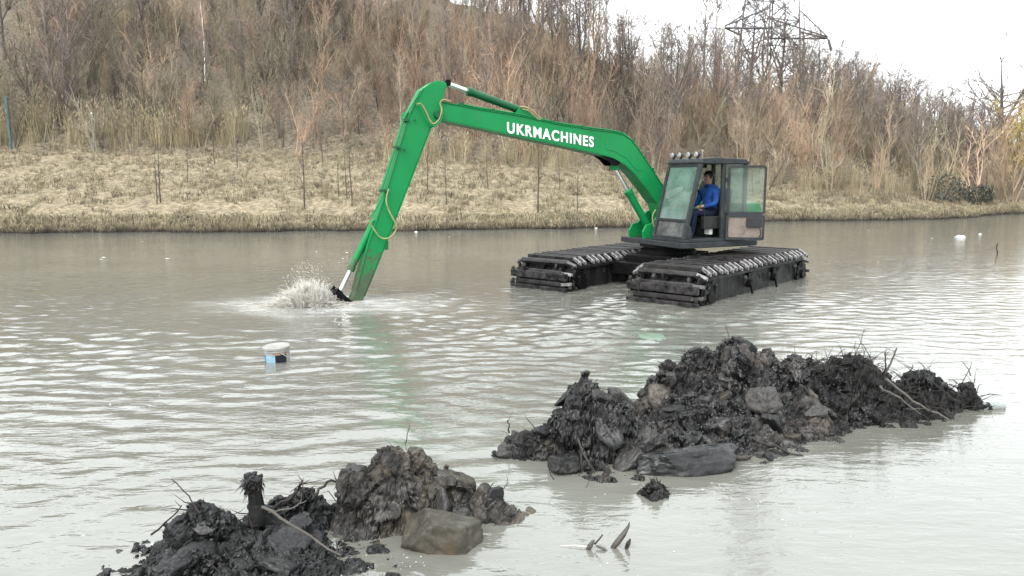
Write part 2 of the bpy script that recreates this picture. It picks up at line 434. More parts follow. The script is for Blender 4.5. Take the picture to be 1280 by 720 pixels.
tint = tint * (1 - 0.35 * sstep(0.0, 0.45, n2(gx, gy, 0.6, 6.6, 3)))[:, None]
Vg, Fg, Cg = scatter(tufts, pos, rng.uniform(0.6, 1.25, len(gx)) * (1 - 0.25 * sstep(3, 10, gd)), rng.uniform(0, 6.28, len(gx)), tint)
tag(link('dry_grass', mesh_np('dry_grass', Vg, Fg, grass_mat, False, Cg)), 'matted straw coloured dry grass covering the far bank', 'grass', kind='stuff')
# the long fringe hanging to the water
N = 22000
fx = rng.uniform(-34, 37, N); dens = n2(fx, fx * 0 + 1, 0.9, 2.0, 3); hl = 0.52 + 0.75 * n2(fx, fx * 0, 0.6, 11.0, 3)
fy = yw(fx) + rng.uniform(-0.05, 0.9, N) ** 1.0; keep = rng.uniform(-0.5, 0.5, N) < dens + 0.42
fx, fy, hl = fx[keep], fy[keep], hl[keep]; n = len(fx)
P0 = np.stack([fx, fy, tz(fx, fy) - 0.02], 1); L = hl * rng.uniform(0.4, 0.95, n)
dr = np.stack([rng.normal(0, 0.35, n), -rng.uniform(0.25, 1.0, n), np.zeros(n)], 1)
P1 = P0 + dr * (L * 0.5)[:, None] + np.array([0, 0, 1]) * (L * 0.45)[:, None]
P2 = P0 + dr * (L * 0.95)[:, None] + np.array([0, 0, 1]) * (L * rng.uniform(-0.45, 0.35, n))[:, None]
P2[:, 2] = np.maximum(P2[:, 2], rng.uniform(0.05, 0.16, n))
Vf, Ff = ribbons(P0, P1, P2, 0.011)
tf = pal[rng.choice(4, n)] * rng.uniform(0.9, 1.5, (n, 1)) * (0.8 + 0.4 * n2(fx, fy * 0, 1.3, 5.0, 2))[:, None]
tag(link('bank_fringe_grass', mesh_np('bank_fringe_grass', Vf, Ff, grass_mat, False, np.repeat(tf, 5, 0))), 'long pale dry grass hanging over the waterline of the far bank', 'grass', kind='stuff')

# thicket of bare whips on the hillside
def bush(nw, hgt, spread, ntw, r, up=1.0):
    a = rng.uniform(0, 6.28, nw); rr = rng.uniform(0.02, 0.22, nw) * spread
    P0 = np.stack([rr * np.cos(a), rr * np.sin(a), np.full(nw, -0.15)], 1)
    L = hgt * rng.uniform(0.45, 1.05, nw); o = spread * rng.uniform(0.25, 1.0, nw)
    dr = np.stack([np.cos(a), np.sin(a), np.zeros(nw)], 1) + rng.normal(0, 0.25, (nw, 3)) * [1, 1, 0]
    P1 = P0 + dr * (o * 0.4)[:, None] + np.array([0, 0, 1]) * (L * 0.5)[:, None] + rng.normal(0, 0.07, (nw, 3))
    P2 = P0 + dr * o[:, None] + np.array([0, 0, 1]) * L[:, None]
    A = spikes(P0, P1, P2, r, r * 0.62)
    wi = np.repeat(np.arange(nw), ntw); tt = rng.uniform(0.25, 0.95, len(wi))[:, None]
    q = np.where(tt < 0.5, P0[wi] + (P1[wi] - P0[wi]) * tt * 2, P1[wi] + (P2[wi] - P1[wi]) * (tt * 2 - 1))
    b = rng.uniform(0, 6.28, len(wi)); tl = hgt * rng.uniform(0.08, 0.27, len(wi))[:, None]
    td = norm(np.stack([np.cos(b) * 0.55, np.sin(b) * 0.55, rng.uniform(0.35, 1.1, len(wi)) * up], 1))
    return cat([A, cones(q, q + td * tl, r * 0.5)])
def shrub(h, spread, r, nst=3, nb=6, nt=4):
    a = rng.uniform(0, 6.28, nst); L = h * rng.uniform(0.6, 1.0, nst); P0 = np.stack([np.cos(a) * .1, np.sin(a) * .1, np.full(nst, -.2)], 1)
    P2 = P0 + np.stack([np.cos(a) * spread * .45, np.sin(a) * spread * .45, L], 1); P1 = (P0 + P2) / 2 + rng.normal(0, .18, (nst, 3))
    A = spikes(P0, P1, P2, r * 1.5, r)
    def sub(P0, P1, P2, n, lf, jit):
        i = np.repeat(np.arange(len(P0)), n); g = rng.uniform(0.2, 0.98, len(i))[:, None]
        q = np.where(g < .5, P0[i] + (P1[i] - P0[i]) * g * 2, P1[i] + (P2[i] - P1[i]) * (g * 2 - 1)); d = norm(P2[i] - P0[i]); l = np.linalg.norm(P2[i] - P0[i], axis=1, keepdims=True) * lf * rng.uniform(.5, 1.2, (len(i), 1))
        dv = norm(d + rng.normal(0, jit, (len(i), 3)) + [0, 0, .25]); e = q + dv * l; return q, (q + e) / 2 + rng.normal(0, .06, (len(i), 3)) * l, e
    B = sub(P0, P1, P2, nb, .45, .65); C = sub(*B, nt, .5, .75)
    return cat([A, spikes(*B, r * .75, r * .5), cones(C[0], C[2], r * .42)])
shrubs = [shrub(rng.uniform(3.4, 5.4), rng.uniform(1.2, 2.6), 0.030, 3, 7, 6) for _ in range(9)]
bushes = [bush(12, rng.uniform(3.2, 5.2), rng.uniform(0.5, 1.15), 8, 0.019) for _ in range(9)] + shrubs
BP = np.array([[0.37, 0.250, 0.178], [0.27, 0.232, 0.182], [0.42, 0.342, 0.240], [0.12, 0.103, 0.085], [0.29, 0.262, 0.180], [0.43, 0.310, 0.220]]) * 0.62
def thicket(name, label, n, xr, dr_, hs_, pw, templates=bushes, dpow=0.8):
    x = rng.uniform(*xr, n); y = yw(x) + Db(x) + dr_[0] + rng.uniform(0, 1, n) ** dpow * (dr_[1] - dr_[0])
    m = n2(x, y, 0.11, 7.0, 2); keep = rng.uniform(-0.6, 0.5, n) < m + 0.62
    x, y = x[keep], y[keep]; k = len(x)
    p = np.stack([x, y, tz(x, y)], 1)
    base = np.array([pw(xx) for xx in x]); cum = np.cumsum(base / base.sum(1, keepdims=True), 1)
    ci = (rng.uniform(0, 1, (k, 1)) > cum).sum(1).clip(0, 5)
    tint = BP[ci] * rng.uniform(0.55, 1.35, (k, 1)); tint = tint * (1 + 0.8 * n2(x, y, 0.16, 3.0, 2))[:, None]
    s = hs_ * rng.uniform(0.55, 1.2, k) * (1 + 0.35 * n2(x, y, 0.2, 9.0, 2))
    sc = np.stack([s * 0.9, s * 0.9, s], 1)
    V, F, C = scatter(templates, p, sc, rng.uniform(0, 6.28, k), tint, 0.07)
    return tag(link(name, mesh_np(name, V, F, twig_mat, False, C)), label, 'thicket', kind='stuff')
def weights(x):
    if x < -14: return [0.7, 2.0, 0.8, 1.3, 2.2, 0.5]
    if x < 4: return [2.2, 0.8, 1.3, 0.4, 0.6, 1.8]
    if x < 12: return [1.8, 1.5, 0.5, 1.6, 0.4, 0.9]
    if x < 26: return [1.0, 0.8, 2.6, 0.3, 0.6, 1.6]
    return [0.6, 1.0, 2.2, 0.4, 1.6, 1.0]
thicket('brush_thicket', 'dense bare brown brushwood covering the lower hillside behind the bank', 1360, (-40, 34), (0.0, 20), 1.0, weights, dpow=0.75)
thicket('hill_thicket', 'bare grey brown woodland covering the upper hillside', 1180, (-66, 60), (16, 66), 0.92, weights, dpow=0.8)
thicket('river_bend_thicket', 'pale bare brushwood lining the river bend on the far right', 500, (26, 95), (-2.2, 36), 1.25, weights, dpow=1.0)
# low dead stems standing in the grass in front of the thicket
lowb = [bush(5, 1.0, 0.5, 5, 0.008) for _ in range(5)]
n = 900; x = rng.uniform(-38, 44, n); y = yw(x) + np.where(np.arange(n) < 330, Db(x) * rng.uniform(0.25, 1.0, n), Db(x) + rng.uniform(-1, 16, n))
V, F, C = scatter(lowb, np.stack([x, y, tz(x, y)], 1), rng.uniform(0.5, 1.3, n) * np.where(np.arange(n) < 330, 1, 1.5), rng.uniform(0, 6.28, n), BP[rng.integers(0, 4, n)] * 0.8, 0.1)
tag(link('dead_weed_stems', mesh_np('dead_weed_stems', V, F, twig_mat, False, C)), 'thin dead weed stems standing in the bank grass', 'weeds', kind='stuff')
# reeds
def reed(nb, h):
    a = rng.uniform(0, 6.28, nb); rr = 0.3 * np.sqrt(rng.uniform(0, 1, nb)); L = h * rng.uniform(0.6, 1.1, nb)
    P0 = np.stack([rr * np.cos(a), rr * np.sin(a), np.full(nb, -0.1)], 1); d = rng.normal(0, 0.10, (nb, 3)) * [1, 1, 0]
    P2 = P0 + d * L[:, None] + np.array([0, 0, 1]) * L[:, None]; P1 = (P0 + P2) / 2 + rng.normal(0, 0.02, (nb, 3))
    A = ribbons(P0, P1, P2, 0.009)
    B = ribbons(P2 - [0, 0, 0.12], P2 + d * 0.4, P2 + d * 1.3 + [0, 0, 0.10], 0.018)
    return cat([A, B])
reeds_t = [reed(14, 2.0) for _ in range(6)]
def reed_bed(name, label, n, xr, dr_, h):
    x = rng.uniform(*xr, n); y = yw(x) + Db(x) + rng.uniform(*dr_, n)
    keep = n2(x, y * 0.3, 0.7, 2.2, 2) > -0.22; x, y = x[keep], y[keep]; k = len(x)
    tint = np.array([0.30, 0.253, 0.16]) * rng.uniform(0.7, 1.12, (k, 1)) * np.array([1, 1, 1])
    V, F, C = scatter(reeds_t, np.stack([x, y, tz(x, y)], 1), h * rng.uniform(0.6, 1.15, k), rng.uniform(0, 6.28, k), tint, 0.04)
    tag(link(name, mesh_np(name, V, F, grass_mat, False, C)), label, 'reeds', kind='stuff')
reed_bed('reed_bed', 'stand of pale yellow dry reeds at the foot of the left hillside', 270, (-34, -17.5), (0.2, 3.0), 1.1)
reed_bed('reeds_mid_bank', 'thin pale dry reeds behind the arm at the thicket edge', 150, (-8, 4), (-0.6, 1.6), 0.85)
reed_bed('reeds_bend', 'pale dry reeds above the bank right of the cab', 170, (16, 34), (-0.8, 3.0), 0.85)

# ---------------------------------------------------------------- trees
def tree_meshes(name, h, r, n1, n2_, n3, el=(35, 70), start=0.25, wob=0.04, l1=0.42, mat=None, tr_col=(0.1, 0.085, 0.07), tw_col=(0.14, 0.115, 0.1), fork=0, droop=0.0, seed=1, tw=0.012):
    rg_ = np.random.default_rng(seed)
    npt = 9; zz = np.linspace(0, h, npt); w_ = np.cumsum(rg_.normal(0, wob * h / npt, (npt, 2)), 0); w_[0] = 0
    P = np.concatenate([w_, zz[:, None]], 1); P[0, 2] = -0.3
    rad = r * (1 - np.linspace(0, 1, npt)) ** 0.85 + 0.006
    trunks = [(P, rad)]
    for k in range(fork):
        a = rg_.uniform(0, 6.28); i0 = rg_.integers(2, 4); q = P[i0].copy(); pts = [q.copy()]
        dir_ = np.array([math.cos(a) * 0.5, math.sin(a) * 0.5, 1.0])
        for j in range(6): q = q + dir_ * h * 0.11 + rg_.normal(0, wob * h * 0.05, 3); pts.append(q.copy())
        trunks.append((np.array(pts), np.linspace(rad[i0] * 0.7, 0.008, 7)))
    mb = MB()
    for P_, r_ in trunks: mb.tube([tuple(p) for p in P_], list(r_), 6)
    tm = mb.mesh(name + '_trunk', mat_plain(name + '_bark', tr_col, 0.9, scale=4, var=0.35, bump=0.4, bdist=0.02), True)
    S0, S1, S2, RR = [], [], [], []
    nb = n1 // len(trunks)
    for P_, r_ in trunks:
        m = len(P_) - 1
        for k in range(nb):
            f = rg_.uniform(start, 0.98) if P_ is P else rg_.uniform(0.1, 0.98)
            i = min(int(f * m), m - 1); u = f * m - i; p = P_[i] * (1 - u) + P_[i + 1] * u; rr = r_[i] * (1 - u) + r_[i + 1] * u
            a = rg_.uniform(0, 6.28); e = R(rg_.uniform(*el)); L = h * l1 * (1.05 - 0.65 * f) * rg_.uniform(0.6, 1.15)
            d = np.array([math.cos(a) * math.cos(e), math.sin(a) * math.cos(e), math.sin(e)])
            p1 = p + d * L * 0.5 + rg_.normal(0, 0.04 * L, 3); p2 = p + d * L + np.array([0, 0, L * (0.18 - droop)]) + rg_.normal(0, 0.06 * L, 3)
            b_r = max(min(rr * 0.6, 0.045 + 0.012 * L), tw * 2.2)
            S0.append(p); S1.append(p1); S2.append(p2); RR.append(b_r)
            for j in range(n2_):
                g = rg_.uniform(0.2, 0.97); q = p + (p1 - p) * g * 2 if g < .5 else p1 + (p2 - p1) * (g * 2 - 1)
                dv = d + rg_.normal(0, 0.6, 3) + np.array([0, 0, 0.3 - droop * 2]); dv /= np.linalg.norm(dv); l = L * rg_.uniform(0.22, 0.5)
                q2 = q + dv * l + np.array([0, 0, -droop * l]); q1 = (q + q2) / 2 + rg_.normal(0, 0.07 * l, 3) + np.array([0, 0, droop * l * 0.3])
                S0.append(q); S1.append(q1); S2.append(q2); RR.append(max(b_r * 0.45, tw * 1.7))
                for z_ in range(n3):
                    g2 = rg_.uniform(0.15, 1.0); s_ = q + (q1 - q) * g2 * 2 if g2 < .5 else q1 + (q2 - q1) * (g2 * 2 - 1)
                    dw = dv + rg_.normal(0, 0.7, 3) + np.array([0, 0, 0.25 - droop * 3]); dw /= np.linalg.norm(dw); ll = l * rg_.uniform(0.25, 0.6)
                    S0.append(s_); S1.append(s_ + dw * ll * 0.5 + rg_.normal(0, 0.05 * ll, 3)); S2.append(s_ + dw * ll); RR.append(tw)
    RR = np.array(RR); V, F = spikes(np.array(S0), np.array(S1), np.array(S2), RR, RR * 0.6)
    cm = mesh_np(name + '_crown', V, F, mat_plain(name + '_twigs', tw_col, 0.9, scale=1.5, var=0.25))
    return tm, cm
def plant(tpl, x, y, s, rz, name, label, group=None, cat_='tree', sink=0.0, tilt=0.0):
    e_ = empty(name, (x, y, float(tz([x], [y])[0]) - sink), rz); e_.scale = (s, s, s); e_.rotation_euler = (tilt, tilt * 0.5, rz)
    tag(e_, label, cat_, group)
    link('trunk', tpl[0], e_); link('crown', tpl[1], e_)
    return e_
T_slim = [tree_meshes('slender_tree_%d' % i, 8.0, 0.075, 22, 7, 4, (48, 75), 0.22, 0.03, 0.30, tr_col=c1, tw_col=c2, seed=10 + i) for i, (c1, c2) in enumerate([((0.20, 0.165, 0.135), (0.27, 0.20, 0.155)), ((0.13, 0.11, 0.095), (0.19, 0.15, 0.125)), ((0.24, 0.2, 0.15), (0.30, 0.235, 0.175)), ((0.11, 0.095, 0.08), (0.16, 0.13, 0.115))])]
T_wide = [tree_meshes('spreading_tree_%d' % i, 10.0, 0.17, 26, 9, 6, (22, 65), 0.25, 0.06, 0.42, tr_col=c1, tw_col=c2, fork=2, seed=30 + i) for i, (c1, c2) in enumerate([((0.075, 0.065, 0.058), (0.105, 0.09, 0.08)), ((0.11, 0.095, 0.08), (0.15, 0.125, 0.11)), ((0.085, 0.075, 0.068), (0.13, 0.105, 0.095))])]
T_birch = tree_meshes('birch', 8.5, 0.075, 18, 6, 4, (50, 75), 0.45, 0.03, 0.22, tr_col=(0.62, 0.6, 0.55), tw_col=(0.3, 0.22, 0.18), seed=50)
T_sap = [tree_meshes('sapling_%d' % i, 3.0, 0.032, 9, 4, 1, (45, 75), 0.3, 0.04, 0.24, tr_col=(0.062, 0.052, 0.044), tw_col=(0.09, 0.072, 0.062), seed=60 + i, tw=0.006) for i in range(3)]
T_willow = tree_meshes('willow', 8.0, 0.2, 36, 13, 9, (30, 70), 0.2, 0.05, 0.40, tr_col=(0.13, 0.11, 0.075), tw_col=(0.36, 0.29, 0.12), fork=3, droop=0.22, seed=71, tw=0.022)
T_bend = tree_meshes('bent_tree', 10.0, 0.26, 24, 9, 6, (5, 45), 0.35, 0.12, 0.55, tr_col=(0.1, 0.09, 0.085), tw_col=(0.14, 0.125, 0.115), fork=1, seed=83)

def by_px(px, Y): r = ray(px, 200); return r[0] / r[1] * Y
# saplings on the bank: (pixel column, pixel row of the foot, height, label)
saps = [(201, 254, 2.9, 'pair of thin grey stems, leftmost saplings on the grassy bank'), (196, 256, 2.6, 'thin dark stem beside the leftmost pair on the grassy bank'),
        (234, 230, 1.9, 'short dark sapling behind the leftmost pair of stems'), (381, 262, 3.3, 'lone straight sapling on the bank left of the stick'),
        (297, 210, 2.3, 'thin sapling at the thicket foot above the left grass bank'), (404, 208, 2.6, 'thin sapling at the thicket foot left of the arm'),
        (440, 258, 2.9, 'tall thin sapling on the bank just left of the green stick'), (423, 246, 2.0, 'short twiggy sapling left of the green stick'), (434, 250, 2.4, 'middle one of three saplings left of the green stick'),
        (535, 244, 2.7, 'brownish sapling on the bank just right of the green stick'), (558, 256, 2.3, 'thin grey sapling under the boom near the stick'),
        (672, 268, 3.7, 'tall thin sapling on the bank below the boom lettering'), (700, 240, 2.2, 'dark leaning sapling below the boom bend'),
        (722, 266, 2.1, 'forked low sapling on the bank near the boom cylinder'), (610, 236, 1.8, 'short thin sapling under the middle of the boom'),
        (268, 206, 2.2, 'dark slim stem at thicket foot left of the lone sapling'), (790, 240, 1.8, 'small sapling between the boom cylinder and the bank thicket')]
def hit_terrain(px, py):
    r = ray(px, py); best = None
    for Yv in np.arange(30, 75, 0.1):
        p = EYE + r * (Yv / r[1])
        if float(tz([p[0]], [p[1]])[0]) >= p[2] and Yv > float(yw(p[0])): return p
    return EYE + r * (48 / r[1])
for i, (px, py, h, lab) in enumerate(saps):
    p = hit_terrain(px, py)
    plant(T_sap[i % 3], p[0], p[1], h / 3.0, i * 1.3, 'sapling', lab, 'saplings on the grassy bank', tilt=0.12 if 'leaning' in lab else 0.03 * math.sin(i))
# trees that can be told apart
def feature(tpl, px, Y, top_py, h0, rz, name, label, tilt=0.0, group=None):
    x = by_px(px, Y); z0 = float(tz([x], [Y])[0]); top = at_y(px, top_py, Y)[2]
    plant(tpl, x, Y, max(0.3, (top - z0) / h0), rz, name, label, group, tilt=tilt)
feature(T_birch, 262, 58, -6, 8.5, 0.4, 'birch_tree', 'white barked birch standing on the hillside at upper left')
feature(T_wide[0], 728, 60, -25, 10.0, 1.2, 'dark_tree', 'large dark bare tree rising to the sky behind the boom')
feature(T_wide[2], 775, 64, 20, 10.0, 2.6, 'dark_tree', 'dark bare tree standing right of the large one behind the boom')
feature(T_wide[1], 690, 66, -30, 10.0, 4.1, 'dark_tree', 'grey bare tree left of the large dark one behind the boom')
feature(T_slim[3], 872, 66, -30, 8.0, 0.2, 'tall_tree', 'tall thin bare tree against the sky left of the pylon')
feature(T_slim[1], 890, 70, -8, 8.0, 2.2, 'tall_tree', 'slim pale tree between the tall thin tree and the pylon')
feature(T_wide[1], 1000, 74, 20, 10.0, 3.3, 'dark_tree', 'wide bare tree filling the space right of the pylon legs')
feature(T_wide[2], 948, 72, 5, 10.0, 5.0, 'dark_tree', 'dark bare tree tangled in the pylon legs')
feature(T_wide[1], 915, 72, 40, 10.0, 0.5, 'dark_tree', 'bare tree just left of the pylon legs')
for (px_, Y_, tp_, k_, lb_) in ((858, 68, 38, 1, 'bare tree low on the skyline left of the tall thin tree'), (932, 78, -12, 0, 'tall dark tree behind the left pylon leg'), (972, 79, -6, 2, 'tall dark tree behind the right pylon leg'), (1018, 70, 48, 0, 'leaning dark tree under the right cross arm'),
                                 (985, 66, 62, 1, 'bushy tree in front of the pylon foot'), (835, 70, 62, 2, 'round bare tree on the skyline above the cab'), (1065, 72, 70, 1, 'grey spreading tree past the end of the cross arm'), (905, 64, 70, 2, 'low dark tree before the pylon on the left')):
    feature(T_wide[k_], px_, Y_, tp_, 10.0, px_ * 0.7, 'skyline_tree', lb_)
feature(T_slim[2], 1085, 62, 84, 8.0, 1.0, 'pale_tree', 'pale feathery tree right of the pylon on the skyline')
feature(T_slim[0], 1048, 60, 92, 8.0, 2.0, 'pale_tree', 'pale slim tree nearest the pylon on the right skyline')
feature(T_bend, 1238, 76, 66, 10.0, 2.4, 'bent_tree', 'dark crooked tree with bare limbs at the right skyline')
feature(T_slim[2], 1274, 95, 105, 8.0, 0.4, 'far_tree', 'pale tree on the skyline beyond the crooked one')
feature(T_wide[1], 1110, 56, 150, 10.0, 0.9, 'bank_tree', 'low spreading tree leaning above the bank end at right', 0.15)
feature(T_willow, 1272, 57, 142, 8.0, 1.7, 'willow_tree', 'yellow twigged willow at the right edge above the water')
feature(T_willow, 1248, 72, 182, 8.0, 0.3, 'willow_tree', 'smaller yellowish willow left of the edge willow')
feature(T_wide[0], 178, 74, -20, 10.0, 0.8, 'dark_tree', 'dark bare tree at the upper left edge of the hilltop')
feature(T_wide[2], 246, 72, -30, 10.0, 3.8, 'dark_tree', 'dark forked tree beside the white birch')
feature(T_wide[1], 440, 80, -35, 10.0, 2.8, 'grey_tree', 'grey bare tree on the hilltop above the stick')
feature(T_wide[0], 590, 82, -30, 10.0, 5.2, 'grey_tree', 'grey bare tree on the hilltop above the boom end')
# pale leaning dead limb right of the cab
feature(T_sap[1], 962, 50, 178, 3.0, 0.2, 'leaning_tree', 'pale leaning dead sapling just right of the cab', 0.5)
# the wood as single trees
wood = np.random.default_rng(99); cnt = 0
for k in range(330):
    x = wood.uniform(-52, 62); d_ = wood.uniform(1.0, 50) if x < 26 else wood.uniform(0, 30)
    y = float(yw(x) + Db(x) + d_)
    if y > 105 or abs(x / y) > 0.76: continue
    z = float(tz([x], [y])[0]); h = wood.uniform(4.0, 8.8)
    if x > 14: h = wood.uniform(3.8, 7.5)
    lim = np.interp(x / y, [-1, 0.0, 0.12, 0.2, 0.3, 0.45, 0.6, 0.75], [90, 90, 21, 18.5, 17.5, 16, 13, 12]) * y / 80
    h = min(h, max(2.2, lim - z))
    kind = wood.integers(0, 10)
    if kind < (6 if x < 10 else 4): tpl, h0, nm = T_slim[wood.integers(0, 4)], 8.0, 'woodland_tree'
    else: tpl, h0, nm = T_wide[wood.integers(0, 3)], 10.0, 'woodland_tree'
    zone = 'left' if x / y < -0.32 else ('mid' if x / y < 0.16 else 'right')
    lab = {'left': 'bare tree in the hillside woodland left of the stick', 'mid': 'bare tree in the hillside woodland behind the boom', 'right': 'bare tree in the low woodland right of the cab'}[zone]
    plant(tpl, x, y, h / h0, wood.uniform(0, 6.28), nm, lab, 'bare woodland trees on the hillside ' + zone, tilt=wood.normal(0, 0.04))

# =================================================================== LATTICE PYLON, POLES, POSTS
steel_dark = mat_plain('pylon_steel', (0.10, 0.095, 0.10), 0.6, 0.3, scale=3)
def pylon():
    Y = 76.0; x = by_px(955, Y); z0 = float(tz([x], [Y])[0])
    root = tag(empty('lattice_pylon', (x, Y, z0), R(24)), 'dark steel lattice power pylon rising above the trees', 'pylon')
    H = 34.0; hw = lambda z: 2.3 - 1.3 * min(z / 26, 1)
    cor = [(-1, -1), (1, -1), (1, 1), (-1, 1)]
    for cx, cy in cor:
        MB().tube([(cx * hw(z), cy * hw(z), z) for z in (0, 8, 16, 24, H)], 0.10, 4).build('leg', steel_dark, root)
    lv = [0, 3, 6, 8.5, 11, 13.2, 15.2, 17.2, 19, 21, 23, 25, 27.5, 30, 34]
    for k in range(4):
        (ax, ay), (bx, by) = cor[k], cor[(k + 1) % 4]
        for z1, z2 in zip(lv[:-1], lv[1:]):
            m = MB(); a, b = hw(z1), hw(z2)
            m.tube([(ax * a, ay * a, z1), (bx * b, by * b, z2)], 0.05, 4); m.tube([(bx * a, by * a, z1), (ax * b, ay * b, z2)], 0.05, 4)
            m.tube([(ax * b, ay * b, z2), (bx * b, by * b, z2)], 0.05, 4); m.build('brace', steel_dark, root)
    za = at_y(955, 42, Y)[2] - z0
    for sx, L in ((-1, 5.6), (1, 7.6)):
        m = MB()
        w0 = hw(za)
        for cy in (-1, 1):
            m.tube([(sx * w0, cy * w0, za), (sx * L, 0, za + 0.1)], 0.10, 4)
            m.tube([(sx * w0, cy * w0, za + 1.9), (sx * L, 0, za + 0.25)], 0.08, 4)
            for f in (0.2, 0.4, 0.6, 0.8):
                xx = w0 + (L - w0) * f; q = 1 - f
                m.tube([(sx * xx, cy * w0 * q, za + 0.1 * f), (sx * (w0 + (L - w0) * (f - 0.1)), cy * w0 * (q + .1), za + 1.9 * (q + 0.1) + 0.1)], 0.045, 4)
                m.tube([(sx * xx, w0 * q, za + 0.1 * f), (sx * xx, -w0 * q, za + 0.1 * f)], 0.04, 4)
        m.build('cross_arm', steel_dark, root)
    ins = mat_plain('insulator_glass', (0.70, 0.74, 0.70), 0.25, scale=8)
    for sx, L in ((-1, 5.6), (1, 7.6)):
        if sx < 0: pts = [(-L - 0.15 - 0.17 * i, 0, za + 0.05) for i in range(10)]
        else: pts = [(L + 0.15 + 0.06 * i, 0, za - 0.14 * i) for i in range(9)]
        m = MB(); r_ = [0.17 if i % 2 == 0 else 0.10 for i in range(len(pts))]
        m.tube(pts, r_, 8); m.build('insulator_string', ins if sx < 0 else steel_dark, root)
pylon()
def post(px, py, h, r, c, name, label, white=False, lean=0.0):
    p = hit_terrain(px, py); root = tag(empty(name, p), label, 'post')
    MB().tube([(0, 0, -0.3), (lean * h * .5, 0, h * 0.5), (lean * h, 0, h)], [r, r * .95, r * .9], 10).build('shaft', mat_plain(name + '_paint_%d' % px, c, 0.7, scale=5, var=0.3), root)
    MB().lathe([(r * 1.15, 0), (r * 1.15, 0.05), (r * .5, 0.09)], (lean * h, 0, h - 0.01), 10).build('cap', mat_plain(name + '_cap_%d' % px, (0.75, 0.75, 0.7) if white else c, 0.6), root)
post(14, 186, 3.2, 0.09, (0.05, 0.10, 0.10), 'fence_post', 'tall blue green post at the left edge before the reeds')
post(118, 188, 2.3, 0.045, (0.16, 0.17, 0.17), 'marker_post', 'thin grey post with white cap before the reeds', True)
Yp = 66.0; xp = by_px(1140, Yp); zp = float(tz([xp], [Yp])[0]); top = at_y(1148, 120, Yp)
rp = tag(empty('utility_pole', (xp, Yp, zp)), 'thin weathered pole leaning above the trees at right', 'pole')
MB().tube([(0, 0, -.4), ((top[0] - xp) * .5, 0, (top[2] - zp) * .5), (top[0] - xp, 0, top[2] - zp)], [0.16, 0.14, 0.11], 8).build('shaft', mat_plain('old_pole_wood', (0.16, 0.13, 0.11), 0.9), rp)
MB().lathe([(0.13, 0), (0.05, 0.12)], (top[0] - xp, 0, top[2] - zp), 8).build('tip_cap', mat_plain('pole_tip', (0.12, 0.1, 0.09), 0.8), rp)
# dark low evergreen clumps at the bank end
def dark_bush(px, py, s, label):
    p = hit_terrain(px, py); root = tag(empty('dark_bush', p), label, 'bush', 'dark bushes at the bank end')
    n = 1100; a = rng.normal(0, 1, (n, 3)); a = norm(a) * rng.uniform(0.5, 1, (n, 1)) ** 0.5 * [s, s * 0.7, s * 0.62] + [0, 0, s * 0.5]
    a *= (1 + 0.3 * pn(a * 1.7))[:, None]
    q = a + norm(rng.normal(0, 1, (n, 3))) * 0.16
    V, F = ribbons(a, (a + q) / 2 + [0, 0, 0.02], q, 0.045)
    link('crown', mesh_np('bush_leaves', V, F, mat_plain('dark_bush_leaf', (0.05, 0.055, 0.045), 0.8, scale=2, var=0.5)), root)
    A = np.zeros((24, 3)); B = a[:24]; V, F = spikes(A, B * 0.5, B, 0.03, 0.02)
    link('stems', mesh_np('bush_stems', V, F, twig_mat, False, np.full((len(V), 3), 0.08)), root)
dark_bush(1178, 252, 1.5, 'large dark low bush where the grassy bank ends'); dark_bush(1222, 255, 1.1, 'small dark low bush right of the larger dark bush')

# =================================================================== EXCAVATOR
CX, CY = 3.57, 16.96
EU = np.array([0.65, 0.76]); EU /= np.linalg.norm(EU); EW = np.array([-EU[1], EU[0]])      # pontoons: rearward, across to the far side
EB = np.array([-0.9, -0.436]); EB /= np.linalg.norm(EB); ES = np.array([-EB[1], EB[0]])    # upper works: forward along the boom, towards the cab side
def PU(a, b, z): return (EU[0] * a + EW[0] * b, EU[1] * a + EW[1] * b, z)
def UP(t, s, z): return (EB[0] * t + ES[0] * s, EB[1] * t + ES[1] * s, z)
def TZS(t, z, s): return UP(t, s, z)
def bpx(px, py, s=-0.24):          # picture point to (t,z) in the boom's plane
    r = ray(px, py); P = np.array([CX + ES[0] * s, CY + ES[1] * s, 0]); S3 = np.array([ES[0], ES[1], 0])
    X_ = EYE + r * (((P - EYE) @ S3) / (r @ S3))
    return float((X_[0] - CX) * EB[0] + (X_[1] - CY) * EB[1]), float(X_[2])

